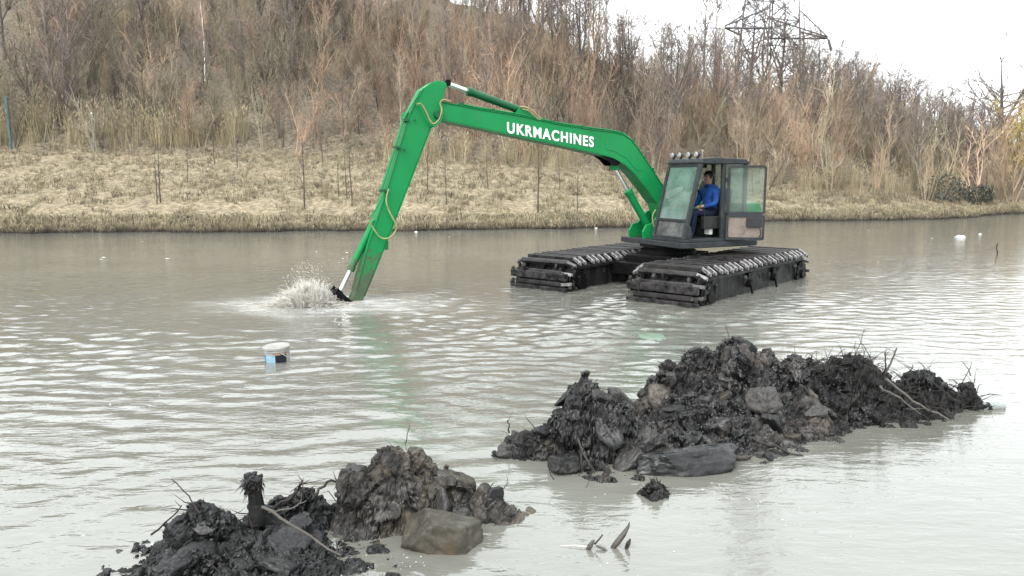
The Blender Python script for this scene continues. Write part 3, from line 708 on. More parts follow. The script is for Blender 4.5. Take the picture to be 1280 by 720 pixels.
def mat_green():
    t = NT('green_paint'); v = t.coord()
    n = t.noise(v, 1.3, 5, 0.6)
    c = t.mix(t.ramp(n, [(0.3, 0.0), (0.7, 1.0)]), (0.0025, 0.130, 0.035), (0.0035, 0.162, 0.045))
    st = t.noise(t.coord((6, 6, 0.8)), 2.0, 5, 0.7)
    c = t.mix(t.math('MULTIPLY', t.ramp(st, [(0.55, 0.0), (0.8, 1.0)]), 0.35), c, (0.05, 0.09, 0.05))
    g = t.noise(v, 5.0, 7, 0.75, 0.4)
    c = t.mix(t.math('MULTIPLY', t.ramp(g, [(0.64, 0.0), (0.70, 1.0)]), 0.5), c, (0.07, 0.075, 0.05))
    sx = t.n('ShaderNodeSeparateXYZ'); tcg = t.n('ShaderNodeTexCoord'); t.l(tcg.outputs['Object'], sx.inputs[0])
    low = t.ramp(t.math('MULTIPLY', sx.outputs[2], 0.5), [(0.15, 0.30), (0.75, 0.0)])            # river mud splashed up the lower arm
    sp = t.ramp(t.math('ADD', t.noise(v, 7.0, 8, 0.78, 0.6), low), [(0.66, 0.0), (0.74, 1.0)]); c = t.mix(t.math('MULTIPLY', sp, 0.8), c, (0.055, 0.05, 0.04))
    sc_ = t.noise(t.coord((14, 14, 1.2), rot=(0.5, 0.4, 0)), 3.0, 6, 0.8); c = t.mix(t.math('MULTIPLY', t.ramp(sc_, [(0.70, 0.0), (0.74, 1.0)]), 0.45), c, (0.10, 0.16, 0.11))
    return t.set(c, t.ramp(t.noise(v, 4, 3), [(0.3, 0.33), (0.7, 0.55)]), normal=t.bump(t.noise(v, 9, 3), 0.08, 0.01), spec=0.18)
M_green = mat_green()
M_green_dark = mat_plain('green_paint_cylinder', (0.004, 0.06, 0.022), 0.4, scale=4, var=0.2)
M_cab = mat_plain('cab_grey_paint', (0.024, 0.027, 0.029), 0.5, scale=7, var=0.3, bump=0.1, dirt=((0.045, 0.044, 0.041), 0.58), spec=0.15)
M_chrome = mat_plain('chrome_rod', (0.72, 0.72, 0.72), 0.18, 1.0, var=0.05)
M_white = mat_plain('white_lettering', (0.6, 0.61, 0.6), 0.5, var=0.05)
M_rubber = mat_plain('black_rubber', (0.018, 0.018, 0.018), 0.6)
M_hose = mat_plain('tan_hose', (0.22, 0.18, 0.09), 0.55, var=0.3)
M_hose2 = mat_plain('yellow_green_hose', (0.19, 0.21, 0.08), 0.5, var=0.3)
M_blackm = mat_plain('black_steel', (0.004, 0.004, 0.004), 0.5, 0.0, scale=9, var=0.4, bump=0.3, dirt=((0.012, 0.0115, 0.011), 0.6), spec=0.06)
def mat_hull():
    t = NT('pontoon_hull'); v = t.coord()
    st = t.noise(t.coord((5, 5, 0.5)), 1.7, 5, 0.7)
    c = t.mix(t.ramp(st, [(0.35, 0.0), (0.7, 1.0)]), (0.004, 0.004, 0.004), (0.030, 0.0295, 0.0295))
    d = t.noise(v, 3.2, 7, 0.7, 0.5); c = t.mix(t.ramp(d, [(0.52, 0.0), (0.66, 1.0)]), c, (0.006, 0.006, 0.006))
    return t.set(c, t.ramp(t.noise(v, 5, 4), [(0.3, 0.3), (0.7, 0.6)]), normal=t.bump(t.noise(v, 14, 5, 0.65), 0.35, 0.012), spec=0.06)
M_hull = mat_hull()
def mat_plate():
    t = NT('track_plate_steel'); v = t.coord(kind='Generated')
    tc_ = t.n('ShaderNodeTexCoord'); oi = t.n('ShaderNodeObjectInfo')
    d = t.noise(t.coord((1, 1, 1), 'Object'), 7.0, 7, 0.7, 0.5)
    c = t.mix(t.ramp(d, [(0.40, 0.0), (0.62, 1.0)]), (0.0025, 0.0025, 0.0025), (0.036, 0.033, 0.035))
    c = t.mix(oi.outputs['Random'], c, t.mix(0.5, c, (0.03, 0.028, 0.026)))
    return t.set(c, t.ramp(d, [(0.35, 0.28), (0.65, 0.5)]), 0.0, t.bump(d, 0.4, 0.012), 0.12)
M_plate = mat_plate()
M_worn = mat_plain('worn_plate_end', (0.17, 0.165, 0.165), 0.42, 0.1, scale=14, var=0.45, dirt=((0.02, 0.019, 0.018), 0.54))
def glass(name, tint_, film, film_amt, dirty=0.0, rough=0.03):
    t = NT(name); v = t.coord()
    tr = t.n('ShaderNodeBsdfTransparent'); tr.inputs[0].default_value = (*tint_, 1)
    df = t.b; n = t.noise(v, 1.5, 2, 0.5, 0.5)
    t.set(t.mix(n, tuple(x * 0.6 for x in film), tuple(min(1, x * 1.35) for x in film)), rough, spec=0.6)
    mxs = t.n('ShaderNodeMixShader')
    lw = t.n('ShaderNodeLayerWeight'); lw.inputs['Blend'].default_value = 0.25
    fac = t.math('ADD', t.math('MULTIPLY', lw.outputs['Facing'], 0.30), t.math('MULTIPLY', t.ramp(n, [(0.3, 0.55), (0.7, 1.3)]), film_amt))
    if dirty: fac = t.math('ADD', fac, t.math('MULTIPLY', t.ramp(t.noise(v, 6, 7, 0.75), [(0.42, 0.0), (0.6, 1.0)]), dirty))
    t.l(fac, mxs.inputs[0]); t.l(tr.outputs[0], mxs.inputs[1]); t.l(df.outputs[0], mxs.inputs[2]); t.l(mxs.outputs[0], t.out.inputs[0])
    return t.m
G_wind = glass('windscreen_glass', (0.55, 0.74, 0.66), (0.12, 0.185, 0.16), 0.50)
G_clear = glass('side_glass', (0.80, 0.87, 0.84), (0.4, 0.45, 0.42), 0.09)
G_low = glass('dirty_lower_glass', (0.25, 0.26, 0.26), (0.045, 0.047, 0.046), 0.45, 0.5, 0.3)

ex = tag(empty('amphibious_excavator', (CX, CY, 0)), 'green and black amphibious excavator with long arm standing on two pontoons in the river', 'excavator')

# --- pontoons
prof = [(-2.50, -0.62), (-2.66, -0.2), (-2.68, 0.34), (-2.56, 0.53), (2.56, 0.53), (2.68, 0.36), (2.66, -0.2), (2.5, -0.62)]
path = [(-2.4, -0.72), (-2.72, -0.52), (-2.84, -0.2), (-2.86, 0.2), (-2.80, 0.46), (-2.62, 0.63), (2.62, 0.63), (2.80, 0.46), (2.86, 0.2), (2.84, -0.2), (2.72, -0.52), (2.4, -0.72)]
def along(path, step):
    out = []; acc = step * 0.5
    for (a0, z0), (a1, z1) in zip(path[:-1], path[1:]):
        L = math.hypot(a1 - a0, z1 - z0)
        while acc < L:
            f = acc / L; out.append((a0 + (a1 - a0) * f, z0 + (z1 - z0) * f, math.atan2(z1 - z0, a1 - a0))); acc += step
        acc -= L
    return out
slots = along(path, 0.236)
HALF = 0.74
pm = MB()        # one track plate, along local y, rising on local z; bent-down worn ends
for (y0, y1, za, zb, mi) in ((-HALF + .13, HALF - .13, 0.0, 0.0, 0),):
    pm.cur = 0
    pm.prism([(-0.05, -0.03), (0.05, -0.03), (0.052, 0.05), (0.03, 0.062), (-0.03, 0.062), (-0.052, 0.05)], lambda a, c, y: (a, y, c), y0, y1)
for sg in (-1, 1):
    yi, yo = sg * (HALF - .128), sg * (HALF + 0.045)
    pm.cur = 1
    pm.hexa([(-.032, yi, .0), (.032, yi, .0), (.032, yo, -.105), (-.032, yo, -.105), (-.032, yi, .06), (.032, yi, .06), (.032, yo, -.05), (-.032, yo, -.05)])
M_worn2 = mat_plain('muddy_plate_end', (0.075, 0.072, 0.072), 0.45, 0.1, scale=14, var=0.4, dirt=((0.012, 0.011, 0.011), 0.54))
plate_mes = [pm.mesh('track_plate', [M_plate, m_]) for m_ in (M_worn, M_worn, M_worn, M_worn, M_worn2)]
ang = math.atan2(EU[1], EU[0])
for side in (-1, 1):
    b0, b1 = (-2.2, -0.75) if side < 0 else (0.75, 2.2); bc = (b0 + b1) / 2
    po = MB().prism(prof, lambda a, z, b: PU(a, b, z), b0 + 0.07, b1 - 0.07).build('pontoon', M_hull, ex, bevel=0.02)
    if side < 0: po['label'] = 'near muddy black pontoon with steel track plates'
    else: po['label'] = 'far muddy black pontoon with steel track plates'
    for a, z, an in slots:
        jit = random.gauss(0, 0.006)
        o = link('track_plate', random.choice(plate_mes), po, PU(a + random.gauss(0, .008), bc + random.gauss(0, 0.012), z + jit))
        o.rotation_euler = (Matrix.Rotation(ang, 3, 'Z') @ Matrix.Rotation(-an + random.gauss(0, .012), 3, 'Y') @ Matrix.Rotation(random.gauss(0, .008), 3, 'Z')).to_euler()
    for bb in (b0 + 0.22, bc, b1 - 0.22):   # track chains
        m = MB()
        pts = path
        for (a0, z0), (a1, z1) in zip(pts[:-1], pts[1:]):
            L = math.hypot(a1 - a0, z1 - z0); nx_, nz_ = -(z1 - z0) / L, (a1 - a0) / L
            m.hexa([PU(a0 - nx_ * .09, bb - .035, z0 - nz_ * .09), PU(a1 - nx_ * .09, bb - .035, z1 - nz_ * .09), PU(a1 - nx_ * .09, bb + .035, z1 - nz_ * .09), PU(a0 - nx_ * .09, bb + .035, z0 - nz_ * .09),
                    PU(a0 - nx_ * .032, bb - .035, z0 - nz_ * .032), PU(a1 - nx_ * .032, bb - .035, z1 - nz_ * .032), PU(a1 - nx_ * .032, bb + .035, z1 - nz_ * .032), PU(a0 - nx_ * .032, bb + .035, z0 - nz_ * .032)])
        m.build('track_chain', M_blackm, po)
    for b in (b0, b1):                      # side rails under the plate ends, wheels, brackets
        sg = -1 if b < bc else 1
        MB().box(PU, (-2.45, 2.45), (b - 0.012 - .07 * (sg > 0), b + 0.012 + .07 * (sg < 0)), (0.44, 0.50)).build('guide_rail', M_hull, po, bevel=0.008)
        for a in (-2.42, 2.42):
            m = MB(); n_ = 14; rr = [0.33 if k % 2 else 0.27 for k in range(n_ * 2)]
            poly = [(a + rr[k] * math.cos(math.pi * k / n_), 0.12 + rr[k] * math.sin(math.pi * k / n_)) for k in range(n_ * 2)]
            m.prism(poly, lambda aa, z, bb: PU(aa, bb, z), b - sg * 0.07, b + sg * 0.0); m.build('sprocket', M_blackm, po, bevel=0.006)
            MB().cyl(PU(a, b - sg * .02, 0.12), PU(a, b + sg * 0.05, 0.12), 0.10, 14).build('axle_hub', M_blackm, po, bevel=0.01)
        for a in (-0.55, 0.75):
            m = MB(); m.box(PU, (a - .09, a + .09), (b - .07 * (sg > 0), b + .07 * (sg < 0)), (0.16, 0.42))
            m.cyl(PU(a, b - sg * 0.05, 0.2), PU(a, b + sg * 0.05, 0.2), 0.085, 12); m.tube([PU(a - .05, b + sg * .03, .2), PU(a - .02, b + sg * .06, .02), PU(a + .06, b + sg * .04, -.05)], 0.025, 6)
            m.build('side_bracket', M_blackm, po, bevel=0.008)
    # heavy cross bars bolted over the bow, with knobbed ends
    for zc, am, hb in ((0.30, -2.90, 0.075), (0.03, -2.91, 0.05)):
        MB().box(PU, (am - 0.05, am + 0.05), (b0 - 0.02, b1 + 0.02), (zc - hb, zc + hb)).build('bow_bar', M_plate, po, bevel=0.015)
    # clinging mud
    m = MB()
    for k in range(64):
        a = random.uniform(-2.9, -2.4) if k < 40 else random.uniform(-2.4, 2.7); b = random.choice((b0 - .01, b1 + .01)) if k > 20 else random.uniform(b0, b1)
        if k <= 20: a = random.uniform(-2.92, -2.7)
        z = random.uniform(0.0, 0.55) if a < -2.4 else random.uniform(0.3, 0.5); r_ = random.uniform(0.02, 0.06)
        m.tube([PU(a, b, z + r_), PU(a + random.gauss(0, .02), b, z), PU(a + random.gauss(0, .03), b + random.gauss(0, .015), z - r_ * random.uniform(1, 4))], [r_ * .5, r_, r_ * .25], 6)
    tag(m.build('clinging_mud', mat_plain('black_mud_%d' % (side + 1), (0.014, 0.013, 0.012), 0.4, bump=0.5, bdist=0.01), po, smooth=True), kind='stuff')
# --- undercarriage between the pontoons
m = MB(); m.box(PU, (-1.15, -0.80), (-0.8, 0.8), (0.22, 0.50)); m.box(PU, (0.80, 1.15), (-0.8, 0.8), (0.22, 0.50)); m.box(PU, (-0.95, 0.95), (-0.55, 0.55), (0.40, 0.66))
m.build('undercarriage_frame', M_blackm, ex, bevel=0.02)
MB().lathe([(0.62, 0.64), (0.62, 0.74), (0.56, 0.745), (0.56, 0.80), (0.64, 0.805), (0.64, 0.865)], n=40).build('slew_ring', M_blackm, ex, smooth=True)
# --- revolving platform
m = MB(); m.prism([(0.62, -1.0), (0.62, 1.2), (0.45, 1.26), (-1.45, 1.26), (-1.62, 1.1), (-1.66, -1.0), (-1.5, -1.15), (0.45, -1.15)], lambda t_, s_, z: UP(t_, s_, z), 0.865, 0.985)
m.build('platform', M_cab, ex, bevel=0.015)
hd = MB()
hd.prism([(-1.66, 1.0), (-1.66, 1.68), (-1.58, 1.80), (-1.22, 1.80), (-1.20, 1.76), (-1.20, 1.0)], TZS, -1.1, 1.16); ho = hd.build('engine_hood', M_green, ex, bevel=0.03)
MB().prism([(-1.2, 1.0), (-1.2, 1.62), (-0.45, 1.62), (-0.15, 1.42), (-0.15, 1.0)], TZS, -1.12, -0.72).build('side_tank', M_green, ex, bevel=0.03)
for k in range(7):
    MB().box(UP, (-1.55, -1.30), (1.155, 1.175), (1.22 + k * 0.06, 1.245 + k * 0.06)).build('vent_slat', M_rubber, ho)
m = MB(); m.prism([(-1.62, 0.99), (-1.95, 1.05), (-1.98, 1.5), (-1.64, 1.62)], TZS, -0.95, 0.95); m.build('counterweight', M_green, ex, bevel=0.05)
m = MB(); m.tube([UP(-1.35, -.55, 1.78), UP(-1.35, -.55, 2.15), UP(-1.42, -.55, 2.25)], 0.05, 10); m.build('exhaust_pipe', M_blackm, ex, smooth=True)
# --- boom foot bracket
m = MB()
for s_ in (-0.72, -0.18):
    m.prism([(-0.55, 0.98), (0.58, 0.98), (0.60, 1.14), (0.50, 1.30), (0.36, 1.32), (0.1, 1.58), (-0.18, 1.66), (-0.4, 1.4)], TZS, s_ - 0.03, s_ + 0.03)
m.build('boom_bracket', M_green, ex, bevel=0.01)
MB().cyl(UP(-0.05, -0.8, 1.5), UP(-0.05, -0.1, 1.5), 0.07, 16).build('boom_pivot_pin', M_blackm, ex)
# --- boom
S0, S1 = -0.63, -0.25
top_px = [(551, 127), (575, 132), (600, 137), (650, 145), (700, 156), (740, 162), (768, 165.5), (781, 169), (789, 175), (796, 183), (804, 195), (812, 207), (829, 233)]
bot_px = [(821, 253), (808, 235), (793, 216), (781, 205), (767, 197), (748, 192), (700, 181), (650, 170.5), (600, 159.5), (551, 149)]
poly = [bpx(*p) for p in top_px] + [(-0.16, 1.66), (-0.2, 1.5), (-0.12, 1.38), (0.02, 1.40)] + [bpx(*p) for p in bot_px]
boom = MB().prism(poly, TZS, S0, S1).build('boom', M_green, ex, bevel=0.012); boom['label'] = 'long green boom with white lettering'
# flange plates along the edges
def strip(pts, out, th=0.012, s0=S0 - .018, s1=S1 + .018):
    m = MB()
    for (t0, z0), (t1, z1) in zip(pts[:-1], pts[1:]):
        L = math.hypot(t1 - t0, z1 - z0); nx_, nz_ = -(z1 - z0) / L * out, (t1 - t0) / L * out
        m.hexa([UP(t0, s0, z0), UP(t1, s0, z1), UP(t1, s1, z1), UP(t0, s1, z0), UP(t0 + nx_ * th, s0, z0 + nz_ * th), UP(t1 + nx_ * th, s0, z1 + nz_ * th), UP(t1 + nx_ * th, s1, z1 + nz_ * th), UP(t0 + nx_ * th, s1, z0 + nz_ * th)])
    return m
MB().prism([bpx(*p) for p in ((757, 178), (780, 181), (793, 196), (803, 212), (797, 214), (783, 198), (770, 190), (758, 187))], TZS, S1, S1 + 0.008).build('wear_plate', M_green, boom, bevel=0.004)
strip([bpx(*p) for p in top_px], -1).build('top_plate', M_green, boom); strip([bpx(*p) for p in bot_px], -1).build('bottom_plate', M_green, boom)
# bracket of the stick cylinder on the boom
pb = [(700, 157), (684, 153), (668, 143), (660, 135.5), (652, 134), (648, 140), (648, 146)]
m = MB()
for s_ in (-0.55, -0.36): m.prism([bpx(*p) for p in pb], TZS, s_ - .02, s_ + .02)
m.build('cylinder_bracket', M_green, boom, bevel=0.006)
pb = [(748, 191), (760, 199), (767, 207), (773, 207), (776, 203), (766, 198)]
m = MB()
for s_ in (-0.60, -0.28): m.prism([bpx(*p) for p in pb], TZS, s_ - .02, s_ + .02)
m.build('lift_bracket', M_blackm, boom, bevel=0.006)
# steel pipes along the boom top with clamps
def poff(px, py, up_, s_): t_, z = bpx(px, py); return UP(t_, s_, z + up_)
for s_ in (-0.30, -0.36):
    MB().tube([poff(x, y, 0.045, s_) for x, y in top_px[1:]], 0.015, 6).build('boom_pipe', M_green, boom)
for x, y in ((578, 132.5), (618, 140), (692, 155), (730, 161), (793, 179), (817, 214)):
    t_, z = bpx(x, y); MB().box(UP, (t_ - .03, t_ + .03), (-0.40, -0.262), (z, z + 0.075)).build('pipe_clamp', M_green_dark, boom, bevel=0.005)
# lettering
fc = bpy.data.curves.new('lettering', 'FONT'); fc.body = 'UKRMACHINES'; fc.size = 1.0; fc.extrude = 0.006; fc.offset = 0.026; fc.space_character = 1.2
tob = bpy.data.objects.new('lettering_tmp', fc); COL.objects.link(tob)
dg = bpy.context.evaluated_depsgraph_get(); tme = bpy.data.meshes.new_from_object(tob.evaluated_get(dg)); bpy.data.objects.remove(tob)
tme.name = 'lettering'; co = np.empty(len(tme.vertices) * 3, np.float32); tme.vertices.foreach_get('co', co); co = co.reshape(-1, 3)
x0, x1 = co[:, 0].min(), co[:, 0].max(); y0_, y1_ = co[:, 1].min(), co[:, 1].max()
A = np.array(bpx(634, 166.3)); Bq = np.array(bpx(742, 184.3)); UPV = np.array(bpx(634.5, 152)) - A; UPV = np.array([0, np.hypot(*UPV)])
uu = (co[:, 0] - x0) / (x1 - x0); vv = (co[:, 1] - y0_) / (y1_ - y0_)
tzv = A[None] + (Bq - A)[None] * uu[:, None] + UPV[None] * vv[:, None] * 0.98
pts = np.array([UP(a[0], S1 + 0.0085 + z, a[1]) for a, z in zip(tzv, co[:, 2])], np.float32)
tme.vertices.foreach_set('co', pts.ravel()); tme.update(); tme.materials.clear(); tme.materials.append(M_white)
lt = link('lettering', tme, boom)
# --- stick
sp = [(530, 110), (540, 103), (549, 100), (558, 102.5), (560, 106), (556, 118), (553, 132), (553, 150), (548, 155), (539, 160), (511, 233), (471, 335), (456, 371)]
sb = [(446, 364), (461, 307), (484, 240), (501, 182), (512, 145)]
sp_ = [bpx(*p) for p in sp]; sb_ = [bpx(*p) for p in sb]
spoly = sp_ + [(7.08, -0.22), (7.24, -0.26), (7.32, -0.14)] + sb_
stick = MB().prism(spoly, TZS, S0 + 0.03, S1 - 0.03).build('stick', M_green, ex, bevel=0.012); stick['label'] = 'green stick reaching down into the water'
strip(sp_[8:], -1, s0=S0 + .012, s1=S1 - .012).build('back_plate', M_green, stick); strip(sb_[::1] + [sp_[0]], -1, s0=S0 + .012, s1=S1 - .012).build('front_plate', M_green, stick)
t_, z = bpx(548, 143); MB().cyl(UP(t_, S0 - .05, z), UP(t_, S1 + .05, z), 0.085, 18).build('stick_pivot_pin', M_green_dark, ex, bevel=0.01)
for px_, py_ in ((483, 307), (512, 146)):   # lugs on the stick
    t_, z = bpx(px_, py_); MB().box(UP, (t_ - .07, t_ + .07), (S0 + .06, S1 - .06), (z - .09, z + .09)).build('lug', M_green, stick, bevel=0.02)
for s_ in (-0.30, -0.36):
    MB().tube([poff(x, y, 0.0, s_) for x, y in ((527, 113), (507, 146), (496, 182), (477, 241))], 0.016, 6).build('stick_pipe', M_green, stick)
for x, y in ((509, 150), (498, 184), (480, 238)):
    t_, z = bpx(x, y); MB().box(UP, (t_ - .05, t_ + .06), (-0.40, -0.235), (z - .025, z + .025)).build('pipe_clamp', M_green_dark, stick, bevel=0.005)
for (x, y) in ((519, 150), (506, 187), (485, 240)):
    t_, z = bpx(x, y); MB().cyl(UP(t_, S1 - .03, z), UP(t_, S1 + .0, z), 0.02, 8).build('bolt', M_green_dark, stick)
# --- cylinders
def ram(name, p0, p1, f, rb, rr, s_, mat=M_green_dark, body_first=True):
    """barrel from p0 to the fraction f, bright rod on to p1 (points are picture points in the boom plane)"""
    a = np.array(bpx(*p0, s_)); b = np.array(bpx(*p1, s_)); c = a + (b - a) * f; d = (b - a) / np.hypot(*(b - a))
    P = lambda q: UP(q[0], s_, q[1])
    o = MB().tube([P(a), P(a + d * .02), P(c - d * .10), P(c - d * .099), P(c)], [rb, rb, rb, rb * 1.18, rb * 1.18], 16).build(name, mat, ex, smooth=True)
    MB().cyl(P(c), P(b), rr, 14).build('rod', M_chrome, o, smooth=True)
    for q in (a, b): MB().cyl(UP(q[0], s_ - .10, q[1]), UP(q[0], s_ + .10, q[1]), rb * 0.85, 14).build('clevis', M_blackm if mat is not M_green else mat, o, bevel=0.01)
    return o
ram('stick_cylinder', (653, 139), (558, 104), 0.74, 0.078, 0.045, -0.455)
ram('lift_cylinder', (810, 283), (768, 209), 0.62, 0.085, 0.045, -0.44, M_green)
ram('bucket_cylinder', (467, 278), (424, 366), 0.69, 0.068, 0.04, -0.44, M_green)
# --- hoses
def hose(pts, r=0.016, mat=M_hose, s_=-0.2, name='hose', par=None):
    P = [Vector(poff(x, y, 0, s_)) for x, y in pts]; out = []
    for i in range(len(P) - 1):
        a, b, c, d = P[max(i - 1, 0)], P[i], P[i + 1], P[min(i + 2, len(P) - 1)]
        for k in range(6):
            u = k / 6; out.append(0.5 * ((2 * b) + (c - a) * u + (2 * a - 5 * b + 4 * c - d) * u * u + (3 * b - a - 3 * c + d) * u ** 3))
    out.append(P[-1])
    return MB().tube([tuple(p) for p in out], r, 8).build(name, mat, par or ex, smooth=True)
hose([(520, 130), (526, 131), (532, 141), (536, 150), (541, 155), (548, 149), (551, 138), (549, 129), (554, 125), (562, 127)], 0.015, M_hose, -0.19)
hose([(519, 132), (524, 134), (529, 145), (535, 154), (542, 158), (550, 150), (552, 140)], 0.014, M_green, -0.17)
hose([(652, 133), (660, 134), (668, 138), (676, 146), (686, 152)], 0.018, M_hose, -0.33)
hose([(655, 136), (664, 139), (672, 147), (681, 152)], 0.014, M_hose, -0.29)
hose([(485, 236), (482, 250), (485, 262), (492, 276), (495, 284), (490, 294), (482, 298), (474, 296), (467, 287), (460, 275)], 0.014, M_hose2, -0.2)
hose([(481, 240), (474, 255), (467, 266), (462, 272)], 0.014, M_green, -0.26)
hose([(815, 262), (811, 270), (813, 283), (817, 290)], 0.016, M_hose, -0.1)
# --- bucket and its linkage
q0 = bpx(424, 366); q1 = (7.20, -0.08)
m = MB()
for s_ in (-0.62, -0.24):
    m.prism([(q0[0] - .09, q0[1] - .04), (q0[0] + .02, q0[1] + .10), (q0[0] + .09, q0[1]), (q1[0] + .05, q1[1] - .02), (q1[0], q1[1] + .06)], TZS, s_ - .03, s_ + .03)
    m.prism([(q0[0] - .05, q0[1] - .02), (q0[0] + .05, q0[1] + .03), (7.62, -.35), (7.5, -.4)], TZS, s_ - .025 + .07, s_ + .025 + .07)
m.build('bucket_linkage', M_blackm, ex, bevel=0.01)
bk = MB()
outer = [(7.15, -.12), (7.62, -.28), (7.95, -.55), (8.0, -.9), (7.75, -1.2), (7.35, -1.3), (6.85, -1.2), (6.85, -1.16), (7.35, -1.25), (7.72, -1.16), (7.94, -.88), (7.9, -.58), (7.6, -.34), (7.15, -.17)]
bk.prism(outer, TZS, -0.85, -0.05)
for s_ in (-0.85, -0.05): bk.prism([(7.15, -.12), (7.62, -.28), (7.95, -.55), (8.0, -.9), (7.75, -1.2), (7.35, -1.3), (6.85, -1.2)], TZS, s_ - .012, s_ + .012)
bko = bk.build('bucket', M_blackm, ex, bevel=0.008)
for k in range(5):
    s_ = -0.78 + k * 0.165; MB().prism([(6.87, -1.21), (6.62, -1.17), (6.87, -1.14)], TZS, s_ - .03, s_ + .03).build('tooth', M_plate, bko)

# --- cab
ZF, ZR = 0.985, 2.70                       # floor and roof
s0, s1 = 0.10, 1.20                        # far and near side
tb, tt_ = 0.52, 0.10                       # windscreen foot and head
tr_ = -1.16                                # rear
def post_(ta, za, tb_, zb, s_, wt=0.07, ws=0.07):
    m = MB()
    m.hexa([UP(ta - wt / 2, s_ - ws / 2, za), UP(ta + wt / 2, s_ - ws / 2, za), UP(ta + wt / 2, s_ + ws / 2, za), UP(ta - wt / 2, s_ + ws / 2, za),
            UP(tb_ - wt / 2, s_ - ws / 2, zb), UP(tb_ + wt / 2, s_ - ws / 2, zb), UP(tb_ + wt / 2, s_ + ws / 2, zb), UP(tb_ - wt / 2, s_ + ws / 2, zb)])
    return m
fr_ = lambda z: tb + (tt_ - tb) * (z - ZF) / (ZR - ZF)
cab = MB().box(UP, (tr_, tb + 0.02), (s0 - .01, s1 + .01), (ZF + .002, ZF + 0.07)).build('cab', M_cab, ex, bevel=0.012); cab['label'] = 'open dark grey cab with green tinted windscreen'
roofp = [(tt_ + .05, ZR - .02), (tt_ + .02, ZR + .05), (-0.25, ZR + .075), (tr_ + .1, ZR + .05), (tr_ - .03, ZR - .02), (tr_ - .03, ZR - .06), (tt_ + .05, ZR - .06)]
MB().prism(roofp, TZS, s0 - .03, s1 + .03).build('roof', M_cab, cab, bevel=0.02)
for s_, w_ in ((s0 + .035, .07), (s1 - .035, .085)):
    post_(fr_(ZF + .07), ZF + .07, fr_(ZR - .06), ZR - .06, s_, 0.085, w_).build('front_pillar', M_cab, cab, bevel=0.012)
    post_(tr_ + .045, ZF + .07, tr_ + .045, ZR - .06, s_, 0.09, .07).build('rear_pillar', M_cab, cab, bevel=0.012)
post_(-0.52, ZF + .07, -0.50, ZR - .06, s1 - .035, 0.10, .07).build('door_pillar', M_cab, cab, bevel=0.012)
post_(-0.52, ZF + .07, -0.50, ZR - .06, s0 + .03, 0.07, .05).build('far_side_pillar', M_cab, cab, bevel=0.012)
zb_ = 1.44                                  # bar between the two front panes
MB().box(UP, (fr_(zb_) - .035, fr_(zb_) + .035), (s0 + .07, s1 - .077), (zb_ - .03, zb_ + .03)).build('windscreen_bar', M_cab, cab, bevel=0.008)
MB().box(UP, (fr_(ZF) - .06, fr_(ZF) + .02), (s0 + .07, s1 - .077), (ZF + .072, ZF + .12)).build('front_sill', M_cab, cab, bevel=0.008)
MB().box(UP, (tt_ - .05, tt_ + .035), (s0 + .07, s1 - .077), (ZR - .13, ZR - .062)).build('front_header', M_cab, cab, bevel=0.008)
def pane(za, zb2, sa, sb2, mat, name):
    m = MB(); f0, f1 = fr_(za), fr_(zb2)
    m.hexa([UP(f0 - .006, sa, za), UP(f0 + .0, sa, za), UP(f0 + .0, sb2, za), UP(f0 - .006, sb2, za), UP(f1 - .006, sa, zb2), UP(f1, sa, zb2), UP(f1, sb2, zb2), UP(f1 - .006, sb2, zb2)])
    return m.build(name, mat, cab)
pane(zb_ + .03, ZR - .13, s0 + .07, s1 - .077, G_wind, 'windscreen'); pane(ZF + .12, zb_ - .03, s0 + .07, s1 - .077, G_low, 'lower_windscreen')
# side panels low, rear wall, side windows
MB().box(UP, (tr_ + .09, -0.57), (s1 - .05, s1 - .015), (ZF + .072, 1.62)).build('rear_side_panel', M_cab, cab, bevel=0.006)
MB().box(UP, (tr_ + .09, -0.55), (s1 - .04, s1 - .033), (1.622, ZR - .062)).build('rear_side_window', G_clear, cab)
MB().box(UP, (tr_ + .005, tr_ + .04), (s0 + .07, s1 - .07), (ZF + .072, 1.60)).build('rear_wall', M_cab, cab)
MB().box(UP, (tr_ + .02, tr_ + .027), (s0 + .07, s1 - .07), (1.602, ZR - .062)).build('rear_window', G_clear, cab)
MB().box(UP, (tr_ + .09, fr_(1.5) - .05), (s0 + .005, s0 + .035), (ZF + .072, 1.45)).build('far_side_panel', M_cab, cab)
MB().box(UP, (tr_ + .09, -0.56), (s0 + .02, s0 + .027), (1.452, ZR - .062)).build('far_rear_window', G_clear, cab)
m = MB(); m.prism([(-0.485, 1.452), (fr_(1.452) - .05, 1.452), (fr_(ZR - .062) - .05, ZR - .062), (-0.465, ZR - .062)], TZS, s0 + .02, s0 + .027); m.build('far_front_window', G_clear, cab)
# lower kick flap beside the door opening
MB().prism([(fr_(ZF) - .06, ZF + .08), (fr_(ZF) - .22, ZF + .08), (fr_(1.3) - .12, 1.32), (fr_(1.3) - .05, 1.36)], TZS, s1 - .045, s1 - .02).build('kick_panel', M_cab, cab, bevel=0.005)
